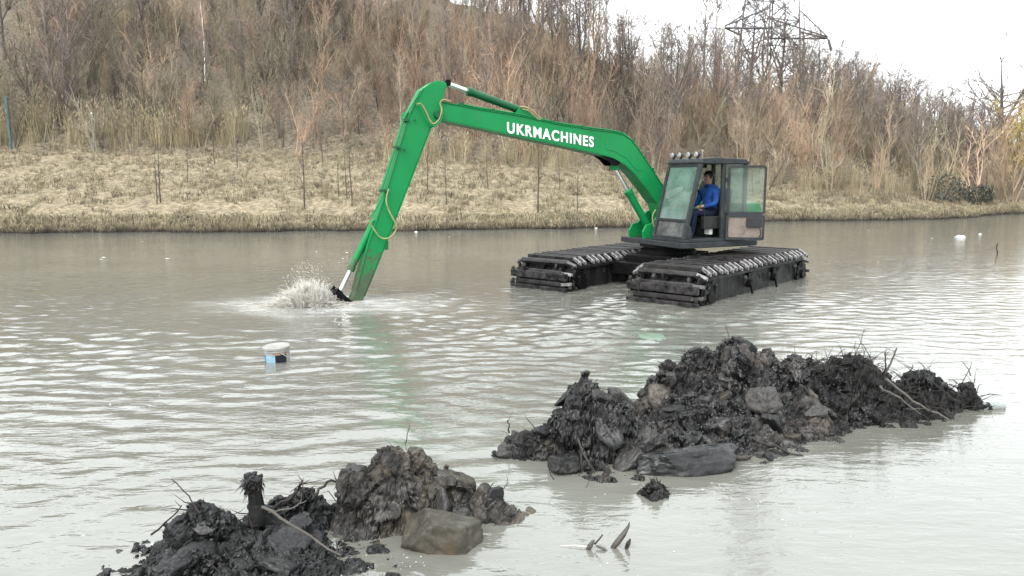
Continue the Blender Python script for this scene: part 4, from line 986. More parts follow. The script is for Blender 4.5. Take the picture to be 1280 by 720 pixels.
# work lights on the roof edge
lens = mat_plain('lamp_lens', (0.22, 0.22, 0.21), 0.25, var=0.3)
for s_ in (0.17, 0.42, 0.72, 0.98):
    o = MB().tube([UP(tt_ + .00, s_, ZR + .135), UP(tt_ - .04, s_, ZR + .135), UP(tt_ - .10, s_, ZR + .135)], [0.062, 0.06, 0.035], 14).build('work_light', M_cab, cab, smooth=True)
    MB().tube([UP(tt_ + .001, s_, ZR + .135), UP(tt_ + .022, s_, ZR + .135)], [0.060, 0.045], 14).build('lens', lens, o, smooth=True)
    MB().box(UP, (tt_ - .06, tt_ - .03), (s_ - .03, s_ + .03), (ZR + .04, ZR + .085)).build('lamp_foot', M_rubber, o)
m = MB(); m.tube([UP(-0.1, 0.95, ZR + .06), UP(-0.1, 0.95, ZR + .2)], 0.008, 6); m.lathe([(0.02, 0), (0.025, 0.03), (0.01, .05)], UP(-0.1, 0.95, ZR + .19), 8); m.build('antenna', lens, cab)
# open door folded back beside the rear of the cab
hx = np.array(UP(-0.57, s1 + .03, 0)); dd_ = np.array([0.985, -0.17, 0]); dd_ /= np.linalg.norm(dd_); dn = np.array([dd_[1], -dd_[0], 0])
def DR(a, n_, z): q = hx + dd_ * a + dn * n_; return (q[0], q[1], z)
DW, Z0, Z1 = 0.80, ZF + .03, ZR - 0.09
def rrect(a0, a1, z0, z1, r, k=4):
    out = []
    for (cx, cz, st) in ((a1 - r, z1 - r, 0), (a0 + r, z1 - r, 90), (a0 + r, z0 + r, 180), (a1 - r, z0 + r, 270)):
        for j in range(k + 1): an = R(st + 90 * j / k); out.append((cx + r * math.cos(an), cz + r * math.sin(an)))
    return out
def frame_ring(o, i, n0, n1):
    m = MB(); n = len(o)
    V = [DR(a, n0, z) for a, z in o] + [DR(a, n0, z) for a, z in i] + [DR(a, n1, z) for a, z in o] + [DR(a, n1, z) for a, z in i]
    F = []
    for k in range(n):
        j = (k + 1) % n
        F += [(k, j, n + j, n + k), (2 * n + k, 3 * n + k, 3 * n + j, 2 * n + j), (k, 2 * n + k, 2 * n + j, j), (n + k, n + j, 3 * n + j, 3 * n + k)]
    return m.add(V, F)
door = frame_ring(rrect(0, DW, 1.56, Z1, .08), rrect(.055, DW - .045, 1.62, Z1 - .055, .05), -0.02, 0.025).build('door', M_cab, ex); door['label'] = 'open cab door with glass above and dusty panel below'
MB().prism(rrect(.056, DW - .046, 1.621, Z1 - .056, .05), lambda a, z, n_: DR(a, n_, z), -0.003, 0.003).build('door_glass', G_clear, door)
frame_ring(rrect(0, DW, Z0, 1.558, .05), rrect(.05, DW - .04, Z0 + .06, 1.51, .03), -0.02, 0.025).build('lower_door_frame', M_cab, door)
MB().prism(rrect(.051, DW - .041, Z0 + .061, 1.509, .03), lambda a, z, n_: DR(a, n_, z), -0.01, 0.004).build('lower_door_panel', mat_plain('dusty_panel', (0.14, 0.115, 0.098), 0.35, scale=5, var=0.3, dirt=((0.09, 0.08, 0.07), 0.57)), door)
MB().prism(rrect(.42, .74, 1.30, 1.50, .02), lambda a, z, n_: DR(a, n_, z), 0.006, 0.06).build('door_pocket', M_rubber, door, bevel=0.01)
MB().tube([DR(.70, .03, 1.1), DR(.72, .07, 1.12), DR(.72, .07, 1.24), DR(.70, .03, 1.26)], 0.012, 6).build('handle', M_rubber, door)
for z in (1.25, 2.3): MB().cyl(DR(-.015, 0, z - .05), DR(-.015, 0, z + .05), 0.022, 8).build('hinge', M_cab, door)
# seat, consoles, levers inside
seat_m = mat_plain('seat_fabric', (0.022, 0.024, 0.03), 0.85, scale=20)
m = MB(); m.box(UP, (-0.82, -0.30), (0.42, 0.92), (1.36, 1.47)); sto = m.build('seat', seat_m, ex, bevel=0.03)
m = MB(); m.hexa([UP(-0.93, .42, 1.45), UP(-.80, .42, 1.45), UP(-.80, .92, 1.45), UP(-.93, .92, 1.45), UP(-1.06, .45, 2.12), UP(-.95, .45, 2.12), UP(-.95, .89, 2.12), UP(-1.06, .89, 2.12)]); m.build('seat_back', seat_m, sto, bevel=0.04)
MB().box(UP, (-0.75, -0.36), (0.50, 0.84), (ZF + .072, 1.36)).build('seat_pedestal', M_rubber, sto, bevel=0.01)
m = MB(); m.box(UP, (-0.45, -0.35), (0.80, .96), (1.12, 1.27)); m.build('white_box', mat_plain('white_plastic', (0.75, 0.75, 0.72), 0.4), ex, bevel=0.01)
for s_ in (0.33, 1.0):
    m = MB(); m.box(UP, (-0.7, -0.12), (s_ - .06, s_ + .06), (1.25, 1.52)); o = m.build('console', M_rubber, ex, bevel=0.015)
    MB().tube([UP(-.18, s_, 1.5), UP(-.14, s_, 1.68), UP(-.13, s_, 1.72)], [0.012, 0.014, 0.028], 8).build('joystick', M_rubber, o, smooth=True)
for s_ in (0.5, 0.7):
    MB().tube([UP(.22, s_, ZF + .07), UP(.12, s_, 1.4), UP(.05, s_, 1.75)], 0.012, 6).build('travel_lever', M_rubber, ex)
MB().box(UP, (-.4, -.25), (.35, .75), (ZR - .14, ZR - .065)).build('roof_console', M_rubber, cab)
MB().tube([UP(-.62, s1 - .09, 1.2), UP(-.66, s1 - .09, 1.5), UP(-.60, s1 - .08, 1.9)], 0.014, 6).build('belt_stalk', mat_plain('grey_strap', (0.3, 0.3, 0.3), 0.7), sto)

# =================================================================== OPERATOR (seated, seen from his left)
def person():
    base = np.array([CX, CY, 0]) + np.array(UP(-0.58, 0.66, 1.46))
    root = tag(empty('person', base, math.atan2(EB[1], EB[0])), 'person in bright blue jacket and navy trousers seated at the controls in the cab', 'person'); root.scale = (1.16, 1.16, 1.14)
    M = [mat_plain('blue_jacket', (0.010, 0.058, 0.25), 0.7, scale=7, var=0.45, bump=0.9, bdist=0.04), mat_plain('navy_trousers', (0.006, 0.009, 0.028), 0.8, scale=10), mat_plain('skin', (0.30, 0.175, 0.13), 0.5, var=0.08), mat_plain('black_shoe', (0.015, 0.015, 0.015), 0.5)]
    # joints: forward x, his left y, up z
    J = {'pel': (0, 0, .10, .15, .16), 'wst': (-.03, 0, .27, .135, .155), 'chs': (-.02, 0, .44, .14, .18), 'shc': (0, 0, .56, .10, .15), 'nek': (.025, .0, .635, .06, .06), 'hd0': (.05, .01, .70, .072, .07), 'hd1': (.055, .012, .79, .092, .078), 'hd2': (.045, .012, .87, .06, .058)}
    E = [('pel', 'wst'), ('wst', 'chs'), ('chs', 'shc'), ('shc', 'nek'), ('nek', 'hd0'), ('hd0', 'hd1'), ('hd1', 'hd2')]
    mt = {('pel', 'wst'): 0, ('wst', 'chs'): 0, ('chs', 'shc'): 0, ('shc', 'nek'): 0, ('nek', 'hd0'): 2, ('hd0', 'hd1'): 2, ('hd1', 'hd2'): 2}
    for n_, y in (('l', 1), ('r', -1)):
        J['sh' + n_] = (0, y * .19, .54, .075, .075); J['el' + n_] = (.07, y * .26, .29, .058, .058); J['wr' + n_] = (.29, y * .17, .235, .042, .042); J['pm' + n_] = (.355, y * .155, .235, .03, .042)
        J['hp' + n_] = (.06, y * .10, .085, .10, .10); J['kn' + n_] = (.46, y * .13, .13, .072, .072); J['an' + n_] = (.50, y * .13, -.30, .05, .05); J['to' + n_] = (.66, y * .14, -.36, .04, .045)
        for a, b, mi in (('shc', 'sh' + n_, 0), ('sh' + n_, 'el' + n_, 0), ('el' + n_, 'wr' + n_, 0), ('wr' + n_, 'pm' + n_, 2), ('pel', 'hp' + n_, 1), ('hp' + n_, 'kn' + n_, 1), ('kn' + n_, 'an' + n_, 1), ('an' + n_, 'to' + n_, 3)):
            E.append((a, b)); mt[(a, b)] = mi
    names = list(J); me = bpy.data.meshes.new('body_skeleton')
    me.from_pydata([J[k][:3] for k in names], [(names.index(a), names.index(b)) for a, b in E], [])
    o = bpy.data.objects.new('skeleton_tmp', me); COL.objects.link(o)
    sk = o.modifiers.new('skin', 'SKIN'); sb_m = o.modifiers.new('sub', 'SUBSURF'); sb_m.levels = 2; sb_m.render_levels = 2
    for i, k in enumerate(names):
        me.skin_vertices[0].data[i].radius = (J[k][3], J[k][4]); me.skin_vertices[0].data[i].use_root = (k == 'pel')
    dg_ = bpy.context.evaluated_depsgraph_get(); dg_.update()
    body = bpy.data.meshes.new_from_object(o.evaluated_get(dg_)); bpy.data.objects.remove(o)
    # fingers, thumbs, nose, ears joined into the same surface
    bm = bmesh.new(); bm.from_mesh(body)
    ex_ = MB()
    for y in (1, -1):
        for k, L in enumerate((.060, .070, .066, .052)):
            yy = y * (.155 + (k - 1.5) * .019); p = (.372, yy, .235 + (.006 if k in (1, 2) else 0))
            ex_.tube([p, (p[0] + L * .45, yy, p[2] + .004), (p[0] + L * .75, yy, p[2] - .018), (p[0] + L * .72, yy, p[2] - .042)], [.0105, .0095, .0088, .007], 8)
        ex_.tube([(.325, y * (.155 - .035), .235), (.36, y * (.155 - .055), .225), (.385, y * (.155 - .05), .212)], [.013, .0105, .008], 8)
    ex_.tube([(.13, .016, .805), (.155, .018, .775), (.150, .018, .757), (.125, .016, .755)], [.010, .014, .015, .009], 8)
    for y in (1, -1): ex_.tube([(.055, .012 + y * .076, .80), (.04, .012 + y * .088, .795), (.045, .012 + y * .086, .765), (.055, .012 + y * .078, .755)], [.008, .014, .012, .006], 6)
    n0 = len(bm.verts); vs = [bm.verts.new(p) for p in ex_.v]
    for f in ex_.f:
        try: fc_ = bm.faces.new([vs[i] for i in f]); fc_.tag = True
        except ValueError: pass
    ed = [(np.array(J[a][:3]), np.array(J[b][:3]), mt[(a, b)]) for a, b in E]
    for f in bm.faces:
        c = np.array(f.calc_center_median()); f.smooth = True
        if f.tag: f.material_index = 2; continue
        best = 9; mi = 0
        for a, b, q in ed:
            d = b - a; u = np.clip((c - a) @ d / (d @ d), 0, 1); l = np.linalg.norm(c - a - d * u)
            if l < best: best, mi = l, q
        if c[2] > .625 and abs(c[1]) < .13 and c[0] < .2: mi = 2
        f.material_index = mi
    bm.to_mesh(body); bm.free()
    for i_, q in enumerate(M):
        if i_ < len(body.materials): body.materials[i_] = q
        else: body.materials.append(q)
    link('body', body, root)
    # hair: a shell over the back and top of the skull
    U_, V_ = 20, 10; hv = []; hf = []
    for j in range(V_ + 1):
        for i in range(U_):
            th_, ph = 2 * math.pi * i / U_, math.pi * 0.62 * j / V_
            low = 1.0 if math.cos(th_) < 0.35 else 0.62
            ph *= low; rr = .097 + .006 * math.sin(5 * th_ + j)
            hv.append((.045 + rr * 1.02 * math.sin(ph) * math.cos(th_), .012 + rr * .88 * math.sin(ph) * math.sin(th_), .805 + rr * 1.02 * math.cos(ph)))
    for j in range(V_):
        for i in range(U_): hf.append((j * U_ + i, j * U_ + (i + 1) % U_, (j + 1) * U_ + (i + 1) % U_, (j + 1) * U_ + i))
    ho_ = MB().add(hv, hf).build('hair', mat_plain('black_hair', (0.012, 0.010, 0.009), 0.6, bump=0.6, bdist=0.01), root, smooth=True)
    sm = ho_.modifiers.new('thick', 'SOLIDIFY'); sm.thickness = 0.012; sm.offset = 1
    for y in (1, -1):
        MB().lathe([(.001, -.009), (.009, -.004), (.009, .004), (.001, .009)], (.136, .014 + y * .032, .797), 8).build('eye', M_rubber, root)
        MB().tube([(.135, .014 + y * .018, .818), (.138, .014 + y * .034, .822), (.128, .014 + y * .05, .817)], .005, 5).build('eyebrow', M_rubber, root)
    MB().tube([(.130, -.008, .728), (.137, .015, .727), (.130, .037, .728)], .005, 6).build('mouth', mat_plain('lip', (.34, .14, .12), .5), root)
    # jacket collar and hood roll
    m = MB(); m.tube([(.075 * math.cos(a) + .005, .085 * math.sin(a), .62 + .02 * math.cos(a)) for a in np.linspace(0, 2 * math.pi, 17)], .028, 8); m.tube([(-.07, -.12, .60), (-.11, 0, .60), (-.07, .12, .60)], [.03, .055, .03], 8)
    m.build('jacket_collar', M[0], root, smooth=True)
person()

# =================================================================== SPOIL HEAPS OF DREDGED MUD
def mat_mud(name, dark, light, thr=0.52, wet=0.32, brown=None, bthr=0.5, bump=0.6):
    t = NT(name); v = t.coord(kind='Object')
    n = t.noise(v, 5.5, 8, 0.68, 0.4); f = t.noise(v, 38, 5, 0.6)
    mixf = t.ramp(t.math('ADD', t.math('MULTIPLY', n, 0.75), t.math('MULTIPLY', f, 0.25)), [(thr - 0.06, 0.0), (thr + 0.10, 1.0)])
    c = t.mix(mixf, dark, light)
    if brown: c = t.mix(t.ramp(t.noise(v, 2.2, 4, 0.6, 0.5), [(bthr, 0.0), (bthr + 0.14, 1.0)]), c, brown)
    b = t.bump(t.noise(v, 55, 5, 0.6), bump * 0.45, 0.010); b = t.bump(t.noise(v, 17, 4, 0.55, 0.6), bump * 0.6, 0.025, b)
    return t.set(c, t.ramp(t.noise(v, 3.4, 5, 0.6, 0.4), [(0.40, wet * 0.95), (0.60, wet + 0.45)]), normal=b, spec=0.30)
MUD_A = mat_mud('black_silt', (0.004, 0.0045, 0.0045), (0.028, 0.031, 0.031), 0.57, 0.26)
MUD_B = mat_mud('brown_grey_clay', (0.008, 0.0075, 0.007), (0.055, 0.049, 0.044), 0.54, 0.36, (0.078, 0.066, 0.047), 0.46)
MUD_C = mat_mud('grey_silt', (0.005, 0.005, 0.005), (0.060, 0.057, 0.055), 0.57, 0.28, (0.05, 0.042, 0.033), 0.58)
MUD_D = mat_mud('grey_brown_silt', (0.005, 0.005, 0.005), (0.078, 0.073, 0.071), 0.56, 0.3, (0.062, 0.053, 0.046), 0.56)
MUD_E = mat_mud('dark_rooty_silt', (0.0035, 0.0035, 0.0035), (0.026, 0.0255, 0.025), 0.575, 0.36)
ROOT = mat_plain('wet_root', (0.018, 0.015, 0.013), 0.5, scale=20, var=0.5)
BARK = mat_plain('wet_stick', (0.055, 0.05, 0.044), 0.5, scale=18, var=0.4, bump=0.5, bdist=0.004)

def icos(sub):
    bm = bmesh.new(); bmesh.ops.create_icosphere(bm, subdivisions=sub, radius=1.0)
    V = np.array([v_.co[:] for v_ in bm.verts]); F = np.array([[l.index for l in f.verts] for f in bm.faces]); bm.free(); return V, F
ICO2, ICO5 = icos(2), icos(5)
def cutrock(planes, ico, rough=0.05, freq=3.0, off=0.0, soft=14.0):
    V, F = ico; P = np.array([p[:3] for p in planes], float); P /= np.linalg.norm(P, axis=1)[:, None]; d = np.array([p[3] for p in planes])
    q = np.maximum(V @ P.T / d, 1e-3); r = np.minimum(1.0 / ((q ** soft).sum(1) ** (1 / soft)), 1.25)
    W = V * r[:, None]
    return W * (1 + rough * (fbm(W * freq + off, 4) + 0.5 * fbm(W * freq * 3 + off, 4, 0.6, ridged=True)))[:, None], F
def rand_planes(n, flat=0.6):
    return [(*rng.normal(0, 1, 3), rng.uniform(0.55, 1.0)) for _ in range(n)] + [(0, 0, 1, flat), (0, 0, -1, flat)]
clod_t = [cutrock(rand_planes(9), ICO2, 0.35, 2.2, k * 5.0, 7) for k in range(6)]

SLICK = [mat_mud('slick_black', (0.005, 0.005, 0.0055), (0.022, 0.022, 0.023), 0.5, 0.30, None, .5, 0.22), mat_mud('slick_grey', (0.011, 0.0105, 0.010), (0.048, 0.045, 0.042), 0.5, 0.28, None, .5, 0.22), mat_mud('slick_brown', (0.016, 0.0135, 0.0105), (0.058, 0.049, 0.037), 0.5, 0.30, None, .5, 0.25)]
ICO4 = icos(4)
def slab_template(k):
    pl = [(math.cos(a), math.sin(a), rng.uniform(-.35, .35), rng.uniform(.6, 1.0)) for a in np.linspace(0, 6.28, 6, endpoint=False) + rng.normal(0, .25, 6)] + [(rng.normal(0, .25), rng.normal(0, .25), 1, .62), (rng.normal(0, .2), rng.normal(0, .2), -1, .62)]
    V, F = cutrock(pl, ICO4, 0.13, 2.6, k * 7.0, 26.0); F1, F2, _ = worley(V * 3.2 + k * 4); edge = sstep(0.0, 0.4, fbm(V * 2 + k, 2))
    return V + norm(V) * (edge * (0.07 * fbm(V * 7 + k, 4, .6, ridged=True)) - 0.05 * sstep(0.12, 0.0, F2 - F1))[:, None], F
SLABS = [slab_template(k) for k in range(7)]
SLAB_ME = [[mesh_np('large_clod', V, F, m_, True) for V, F in SLABS] for m_ in SLICK]
def heap(name, label, lumps, mat, res, seed, rough=1.0, clods=60, roots=40, group='heaps of dredged mud', rootlen=0.25, wide=1.0, apron=1.0, big=0, mixc=(0.5, 0.35, 0.15)):
    """lumps: (px, depth, top px row, rx, ry, p, rot)"""
    L = []
    for (px, Y, py, rx, ry, p, ro) in lumps:
        q = at_y(px, py, Y); L.append((q[0], Y, max(q[2], 0.02), rx * wide, ry * wide, p, R(ro)))
    x0 = min(l[0] - max(l[3], l[4]) * 1.7 for l in L) - .1; x1 = max(l[0] + max(l[3], l[4]) * 1.7 for l in L) + .1
    y0 = min(l[1] - max(l[3], l[4]) * 1.6 for l in L) - .1; y1 = max(l[1] + max(l[3], l[4]) * 1.6 for l in L) + .1
    cx, cy = (x0 + x1) / 2, (y0 + y1) / 2
    X, Y = np.meshgrid(np.arange(x0, x1, res), np.arange(y0, y1, res)); sh = X.shape
    P2 = np.stack([X.ravel(), Y.ravel(), np.full(X.size, seed * 3.7)], 1)
    wx = X + 0.10 * fbm(P2 * 3.2, 4).reshape(sh) + 0.03 * fbm(P2 * 14, 3).reshape(sh); wy = Y + 0.10 * fbm(P2 * 3.2 + 50, 4).reshape(sh) + 0.03 * fbm(P2 * 14 + 50, 3).reshape(sh)
    H = np.full(sh, -0.3); S = np.zeros(sh)
    for (lx, ly, h, rx, ry, p, ro) in L:
        c, s = math.cos(ro), math.sin(ro); u = ((wx - lx) * c + (wy - ly) * s) / rx; v_ = (-(wx - lx) * s + (wy - ly) * c) / ry
        r = np.sqrt(u * u + v_ * v_)
        if p >= 3: q = np.clip(1 - (r / 1.12) ** p, 0, 1) ** 0.8; k = h
        else: q = np.clip(1 - (r / 1.75), 0, 1) ** 1.05 * (1.12); q = np.where(q > 0.8, 0.8 + (q - 0.8) * 0.62, q); k = h
        H = np.maximum(H, (k + 0.12) * q - 0.12 - 0.18 * (q <= 0.001)); S += np.exp(-r ** 2 / 1.6)
    H = np.maximum(H, -0.16 - (1 - apron) + 0.17 * np.clip(S * 1.6, 0, 1) + 0.04 * fbm(P2 * 6, 3).reshape(sh))          # low apron of slumped mud
    for _ in range(2):
        H = (H + np.roll(H, 1, 0) + np.roll(H, -1, 0) + np.roll(H, 1, 1) + np.roll(H, -1, 1)) / 5
    gy, gx = np.gradient(H, res); N_ = norm(np.stack([-gx, -gy, np.full(sh, 1.0)], -1).reshape(-1, 3))
    P = np.stack([X, Y, H], -1).reshape(-1, 3)
    up = sstep(-0.12, 0.05, P[:, 2])
    F1, F2, ID = worley(P * 8 + seed); G1, G2, _ = worley(P * 21 + seed * 2)
    def chunks(fr, am, off):
        f1, f2, idn, q = worley(P * fr + off + 0.35 * np.stack([fbm(P * fr * .8 + off, 2), fbm(P * fr * .8 + 30, 2), fbm(P * fr * .8 + 60, 2)], 1), True)
        dr_ = _g[idn]; return am * ((idn * 0.618) % 1 - 0.5 + 1.3 * (q * dr_).sum(1)) - am * 0.8 * sstep(0.10, 0.0, f2 - f1)
    md = sstep(-0.05, 0.22, fbm(P * 4 + 9 + seed, 3))           # crumbly here, smeared there
    d = 0.060 * fbm(P * 3.6 + seed, 3) + chunks(5.5, 0.036, seed) * rough + chunks(12.0, 0.015, seed * 2) * rough + 0.045 * min(1, 0.15 + 0.9 * rough) * fbm(P * 8 + seed, 5, 0.6, ridged=True)
    d = d + md * rough * (0.022 * fbm(P * 19 + seed, 4, 0.6, ridged=True) + chunks(27.0, 0.013, seed * 3) + 0.012 * fbm(P * 42 + seed, 3, 0.6)) + 0.004 * fbm(P * 50, 2)
    P = P + N_ * (d * up)[:, None] + np.array([0, 0, -0.012])
    I = np.arange(X.size).reshape(sh); F = np.stack([I[:-1, :-1], I[:-1, 1:], I[1:, 1:], I[1:, :-1]], -1).reshape(-1, 4)
    F = F[(P[F][:, :, 2].max(1) > -0.05)]
    use = np.unique(F); mp_ = np.full(X.size, -1); mp_[use] = np.arange(len(use)); V = P[use]; F = mp_[F]; Nn = N_[use]
    org = np.array([cx, cy, 0.0]); root = tag(empty(name, org), label, 'mud heap', group)
    link('mound', mesh_np('mound', V - org, F, mat, False), root)
    hi = np.where(V[:, 2] > 0.015)[0]
    if not len(hi): hi = np.array([int(V[:, 2].argmax())])
    if big:
        ok = np.where((V[:, 2] > 0.04) & (V[:, 1] < np.median(V[:, 1]) + 0.5))[0]; taken = []
        for _ in range(big * 6):
            if len(taken) >= big: break
            i = rng.choice(ok)
            if any(np.linalg.norm(V[i] - q_) < 0.12 for q_ in taken): continue
            taken.append(V[i]); s_ = 0.045 + 0.075 * rng.uniform(0, 1) ** 1.6
            nv = Vector(Nn[i] + rng.normal(0, 0.35, 3)); o_ = link('large_clod', SLAB_ME[rng.choice(3, p=mixc)][rng.integers(0, 7)], root, tuple(V[i] - org - Nn[i] * s_ * 0.32))
            o_.rotation_euler = (nv.to_track_quat('Z', 'Y').to_matrix() @ Matrix.Rotation(rng.uniform(0, 6.28), 3, 'Z')).to_euler(); o_.scale = (s_ * rng.uniform(1.0, 2.1), s_ * rng.uniform(0.8, 1.2), s_ * rng.uniform(0.5, 0.8))
    if clods:
        ix = rng.choice(hi, clods); s = 0.006 + 0.022 * rng.uniform(0, 1, clods) ** 3; sc = s[:, None] * rng.uniform(0.7, 1.3, (clods, 3))
        Vc, Fc, _ = scatter(clod_t, V[ix] - org + Nn[ix] * (s * 0.15)[:, None], sc, rng.uniform(0, 6.28, clods), np.ones((clods, 3)))
        tag(link('clods', mesh_np('clods', Vc, Fc, mat, False), root), kind='stuff')
    if roots:
        ix = rng.choice(hi, roots); a = V[ix] - org; dirn = norm(Nn[ix] * 0.45 + rng.normal(0, 0.75, (roots, 3)) * [1, 1, 0.55] + [0, 0, 0.1]); Ln = rootlen * rng.uniform(0.15, 1.0, roots)[:, None] ** 1.6
        p2 = a + dirn * Ln + [0, 0, -0.15] * Ln; p1 = a + dirn * Ln * 0.5 + rng.normal(0, 0.1, (roots, 3)) * Ln
        rr = rng.uniform(0.0015, 0.0055, roots); Vr, Fr = spikes(a - dirn * 0.03, p1, p2, rr, rr * 0.8)
        tag(link('roots', mesh_np('roots', Vr, Fr, ROOT, True), root), kind='stuff')
    return root, V, Nn
heap('mud_heap', 'black silt heap with a stump at the bottom left',
     [(255, 4.45, 622, .27, .25, 2.2, 0), (205, 4.25, 690, .24, .25, 2.2, 20), (300, 4.30, 668, .36, .32, 2.2, 0), (365, 4.42, 655, .32, .30, 2.4, 0), (388, 4.78, 600, .22, .14, 2.4, 0), (345, 4.78, 622, .22, .16, 2.2, 0), (410, 4.55, 672, .19, .22, 2.2, 0), (260, 4.02, 722, .42, .30, 2.2, 0), (375, 4.08, 716, .34, .26, 2.0, 0), (320, 3.85, 748, .5, .3, 2.0, 0), (235, 4.12, 688, .36, .26, 2.4, 0), (340, 4.10, 690, .42, .28, 2.4, 0), (400, 4.2, 700, .22, .2, 2.4, 0), (285, 4.5, 640, .22, .2, 2.4, 0)],
     MUD_A, 0.0085, 1, 0.9, 110, 110, big=11, mixc=(0.95, 0.05, 0.0))
heap('clay_heap', 'tall brown grey clay heap beside the black silt heap',
     [(487, 4.85, 550, .22, .22, 2.5, -10), (485, 4.85, 575, .25, .22, 3.0, 0), (452, 4.78, 585, .17, .19, 3.0, 10), (520, 4.95, 560, .22, .20, 2.6, 0), (556, 4.90, 585, .24, .2, 2.4, 0), (600, 4.92, 605, .2, .17, 2.2, 0), (634, 4.95, 630, .14, .12, 2.2, 0), (470, 4.58, 665, .22, .12, 2.0, 0), (585, 4.75, 650, .2, .14, 2.0, 0), (440, 4.62, 650, .12, .14, 2.5, 0)],
     MUD_B, 0.0085, 2, 0.55, 90, 50, big=10, mixc=(0.35, 0.25, 0.40))
heap('peaked_mud_heap', 'peaked grey mud heap left of the long central heap',
     [(735, 6.15, 461, .16, .2, 2.6, 20), (733, 6.13, 478, .24, .24, 3.2, 10), (768, 6.05, 492, .24, .24, 3.2, -20), (715, 6.05, 510, .26, .2, 3.0, 0), (806, 5.95, 530, .30, .26, 2.2, 0), (700, 6.1, 505, .26, .2, 2.4, 0), (672, 6.02, 532, .26, .17, 2.2, 0), (646, 6.1, 540, .15, .12, 2.0, 0), (740, 5.72, 570, .22, .16, 2.0, 0), (760, 5.52, 592, .2, .08, 2.0, 0), (830, 5.75, 565, .2, .15, 2.2, 0)],
     MUD_C, 0.009, 3, 0.75, 110, 100, big=13, mixc=(0.6, 0.3, 0.1))
heap('long_mud_heap', 'long grey brown mud heap with the highest crest among the heaps',
     [(918, 7.2, 420, .26, .22, 3.6, 0), (872, 7.2, 432, .28, .24, 3.2, 0), (835, 7.15, 448, .26, .26, 2.8, 0), (958, 7.2, 432, .32, .28, 2.8, 0), (992, 7.2, 438, .3, .28, 2.8, 0), (930, 7.0, 445, .5, .3, 2.4, 0), (885, 6.85, 475, .48, .36, 2.4, 0), (842, 6.6, 505, .32, .3, 2.4, 0), (920, 6.45, 520, .5, .36, 2.2, 0), (865, 6.2, 538, .4, .26, 2.2, 0), (985, 6.75, 490, .48, .34, 2.4, 0), (1000, 6.5, 522, .3, .2, 2.0, 0), (905, 6.0, 550, .26, .2, 2.2, 0)],
     MUD_D, 0.0105, 4, 0.9, 190, 200, big=24, mixc=(0.55, 0.3, 0.15))
heap('rooty_mud_heap', 'dark mud heap full of roots at the right end',
     [(1045, 7.3, 440, .34, .28, 2.6, 0), (1090, 7.25, 458, .32, .26, 2.4, 0), (1130, 7.2, 472, .32, .22, 2.4, 0), (1172, 7.3, 470, .3, .18, 2.4, 0), (1212, 7.35, 478, .20, .16, 2.4, 0), (1050, 7.0, 490, .45, .26, 2.2, 0), (1110, 6.98, 508, .3, .16, 2.2, 0), (1012, 7.25, 440, .28, .28, 2.4, 0), (1070, 7.3, 445, .3, .26, 3.2, 0), (1150, 7.28, 464, .3, .2, 3.2, 0)],
     MUD_E, 0.0105, 5, 0.95, 150, 640, rootlen=0.40, big=6, mixc=(0.9, 0.1, 0.0))
heap('small_mud_lump', 'small ragged mud lump in front of the dark slab', [(820, 5.22, 598, .13, .09, 2.4, 0), (805, 5.2, 618, .12, .08, 2.2, 0), (838, 5.2, 616, .1, .07, 2.2, 0)], MUD_E, 0.0075, 6, 0.9, 25, 40, rootlen=0.1, apron=0.0)
heap('mud_islet', 'tiny dark mud islet off the rooty heap', [(1052, 6.32, 553, .11, .08, 2.2, 0)], MUD_E, 0.0075, 7, 0.6, 8, 14, rootlen=0.1, apron=0.0)
heap('mud_islet', 'tiny dark mud islet between the two groups of heaps', [(618, 6.0, 565, .09, .07, 2.2, 0)], MUD_E, 0.0075, 8, 0.5, 6, 8, rootlen=0.08, apron=0.0)

def rock(name, label, px, py, Y, planes, size, rot, mat, rough=0.04, freq=3.0, cat_='mud block'):
    V, F = cutrock(planes, ICO5, rough, freq, px * 0.1, 30.0)
    c, s = math.cos(rot), math.sin(rot); V = V * np.array(size); V = np.stack([V[:, 0] * c - V[:, 1] * s, V[:, 0] * s + V[:, 1] * c, V[:, 2]], 1)
    F1, _, _ = worley(V * 16 + px); V = V + norm(V) * (0.010 * fbm(V * 22 + px, 3) + 0.008 * (0.4 - F1) * (fbm(V * 5, 2) > 0.02))[:, None]
    p = at_y(px, py, Y)
    return tag(link(name, mesh_np(name, V, F, mat, True), None, tuple(p)), label, cat_)
CLAY = mat_mud('smooth_olive_clay', (0.025, 0.0225, 0.016), (0.056, 0.050, 0.038), 0.5, 0.40, (0.058, 0.038, 0.019), 0.56, 0.35)
GREYC = mat_mud('smooth_grey_clay', (0.024, 0.022, 0.021), (0.06, 0.056, 0.053), 0.5, 0.40, None, 0.5, 0.25)
rock('clay_block', 'smooth olive brown clay block at the foot of the clay heap', 548, 668, 4.45, [(-.75, -.35, .62, .62), (.15, -.95, .1, .6), (.9, -.25, .2, .8), (.3, .1, .95, .62), (-.2, 1, .2, .8), (-.3, -.8, -.5, .8), (0, 0, -1, .7), (-1, 0, -.1, .95)], (.25, .19, .175), R(-8), CLAY, 0.035)
rock('clay_boulder', 'smooth grey clay boulder set in the long heap', 957, 500, 6.70, [(0, -1, .35, .8), (-.8, -.4, .4, .8), (.8, -.4, .4, .85), (0, 0, 1, .8), (0, 1, 0, .8), (0, 0, -1, .8)], (.15, .13, .125), R(10), GREYC, 0.16)
rock('clay_crest_slab', 'flat grey clay slab standing on the crest of the long heap', 922, 443, 7.1, [(0, -1, .25, .7), (-.9, -.1, .2, .9), (.9, -.1, .35, .8), (-.2, 0, 1, .8), (0, 1, 0, .6), (0, 0, -1, .9)], (.16, .09, .12), R(-6), mat_mud('crest_clay', (0.018, 0.016, 0.0145), (0.055, 0.049, 0.044), 0.5, 0.45), 0.07)
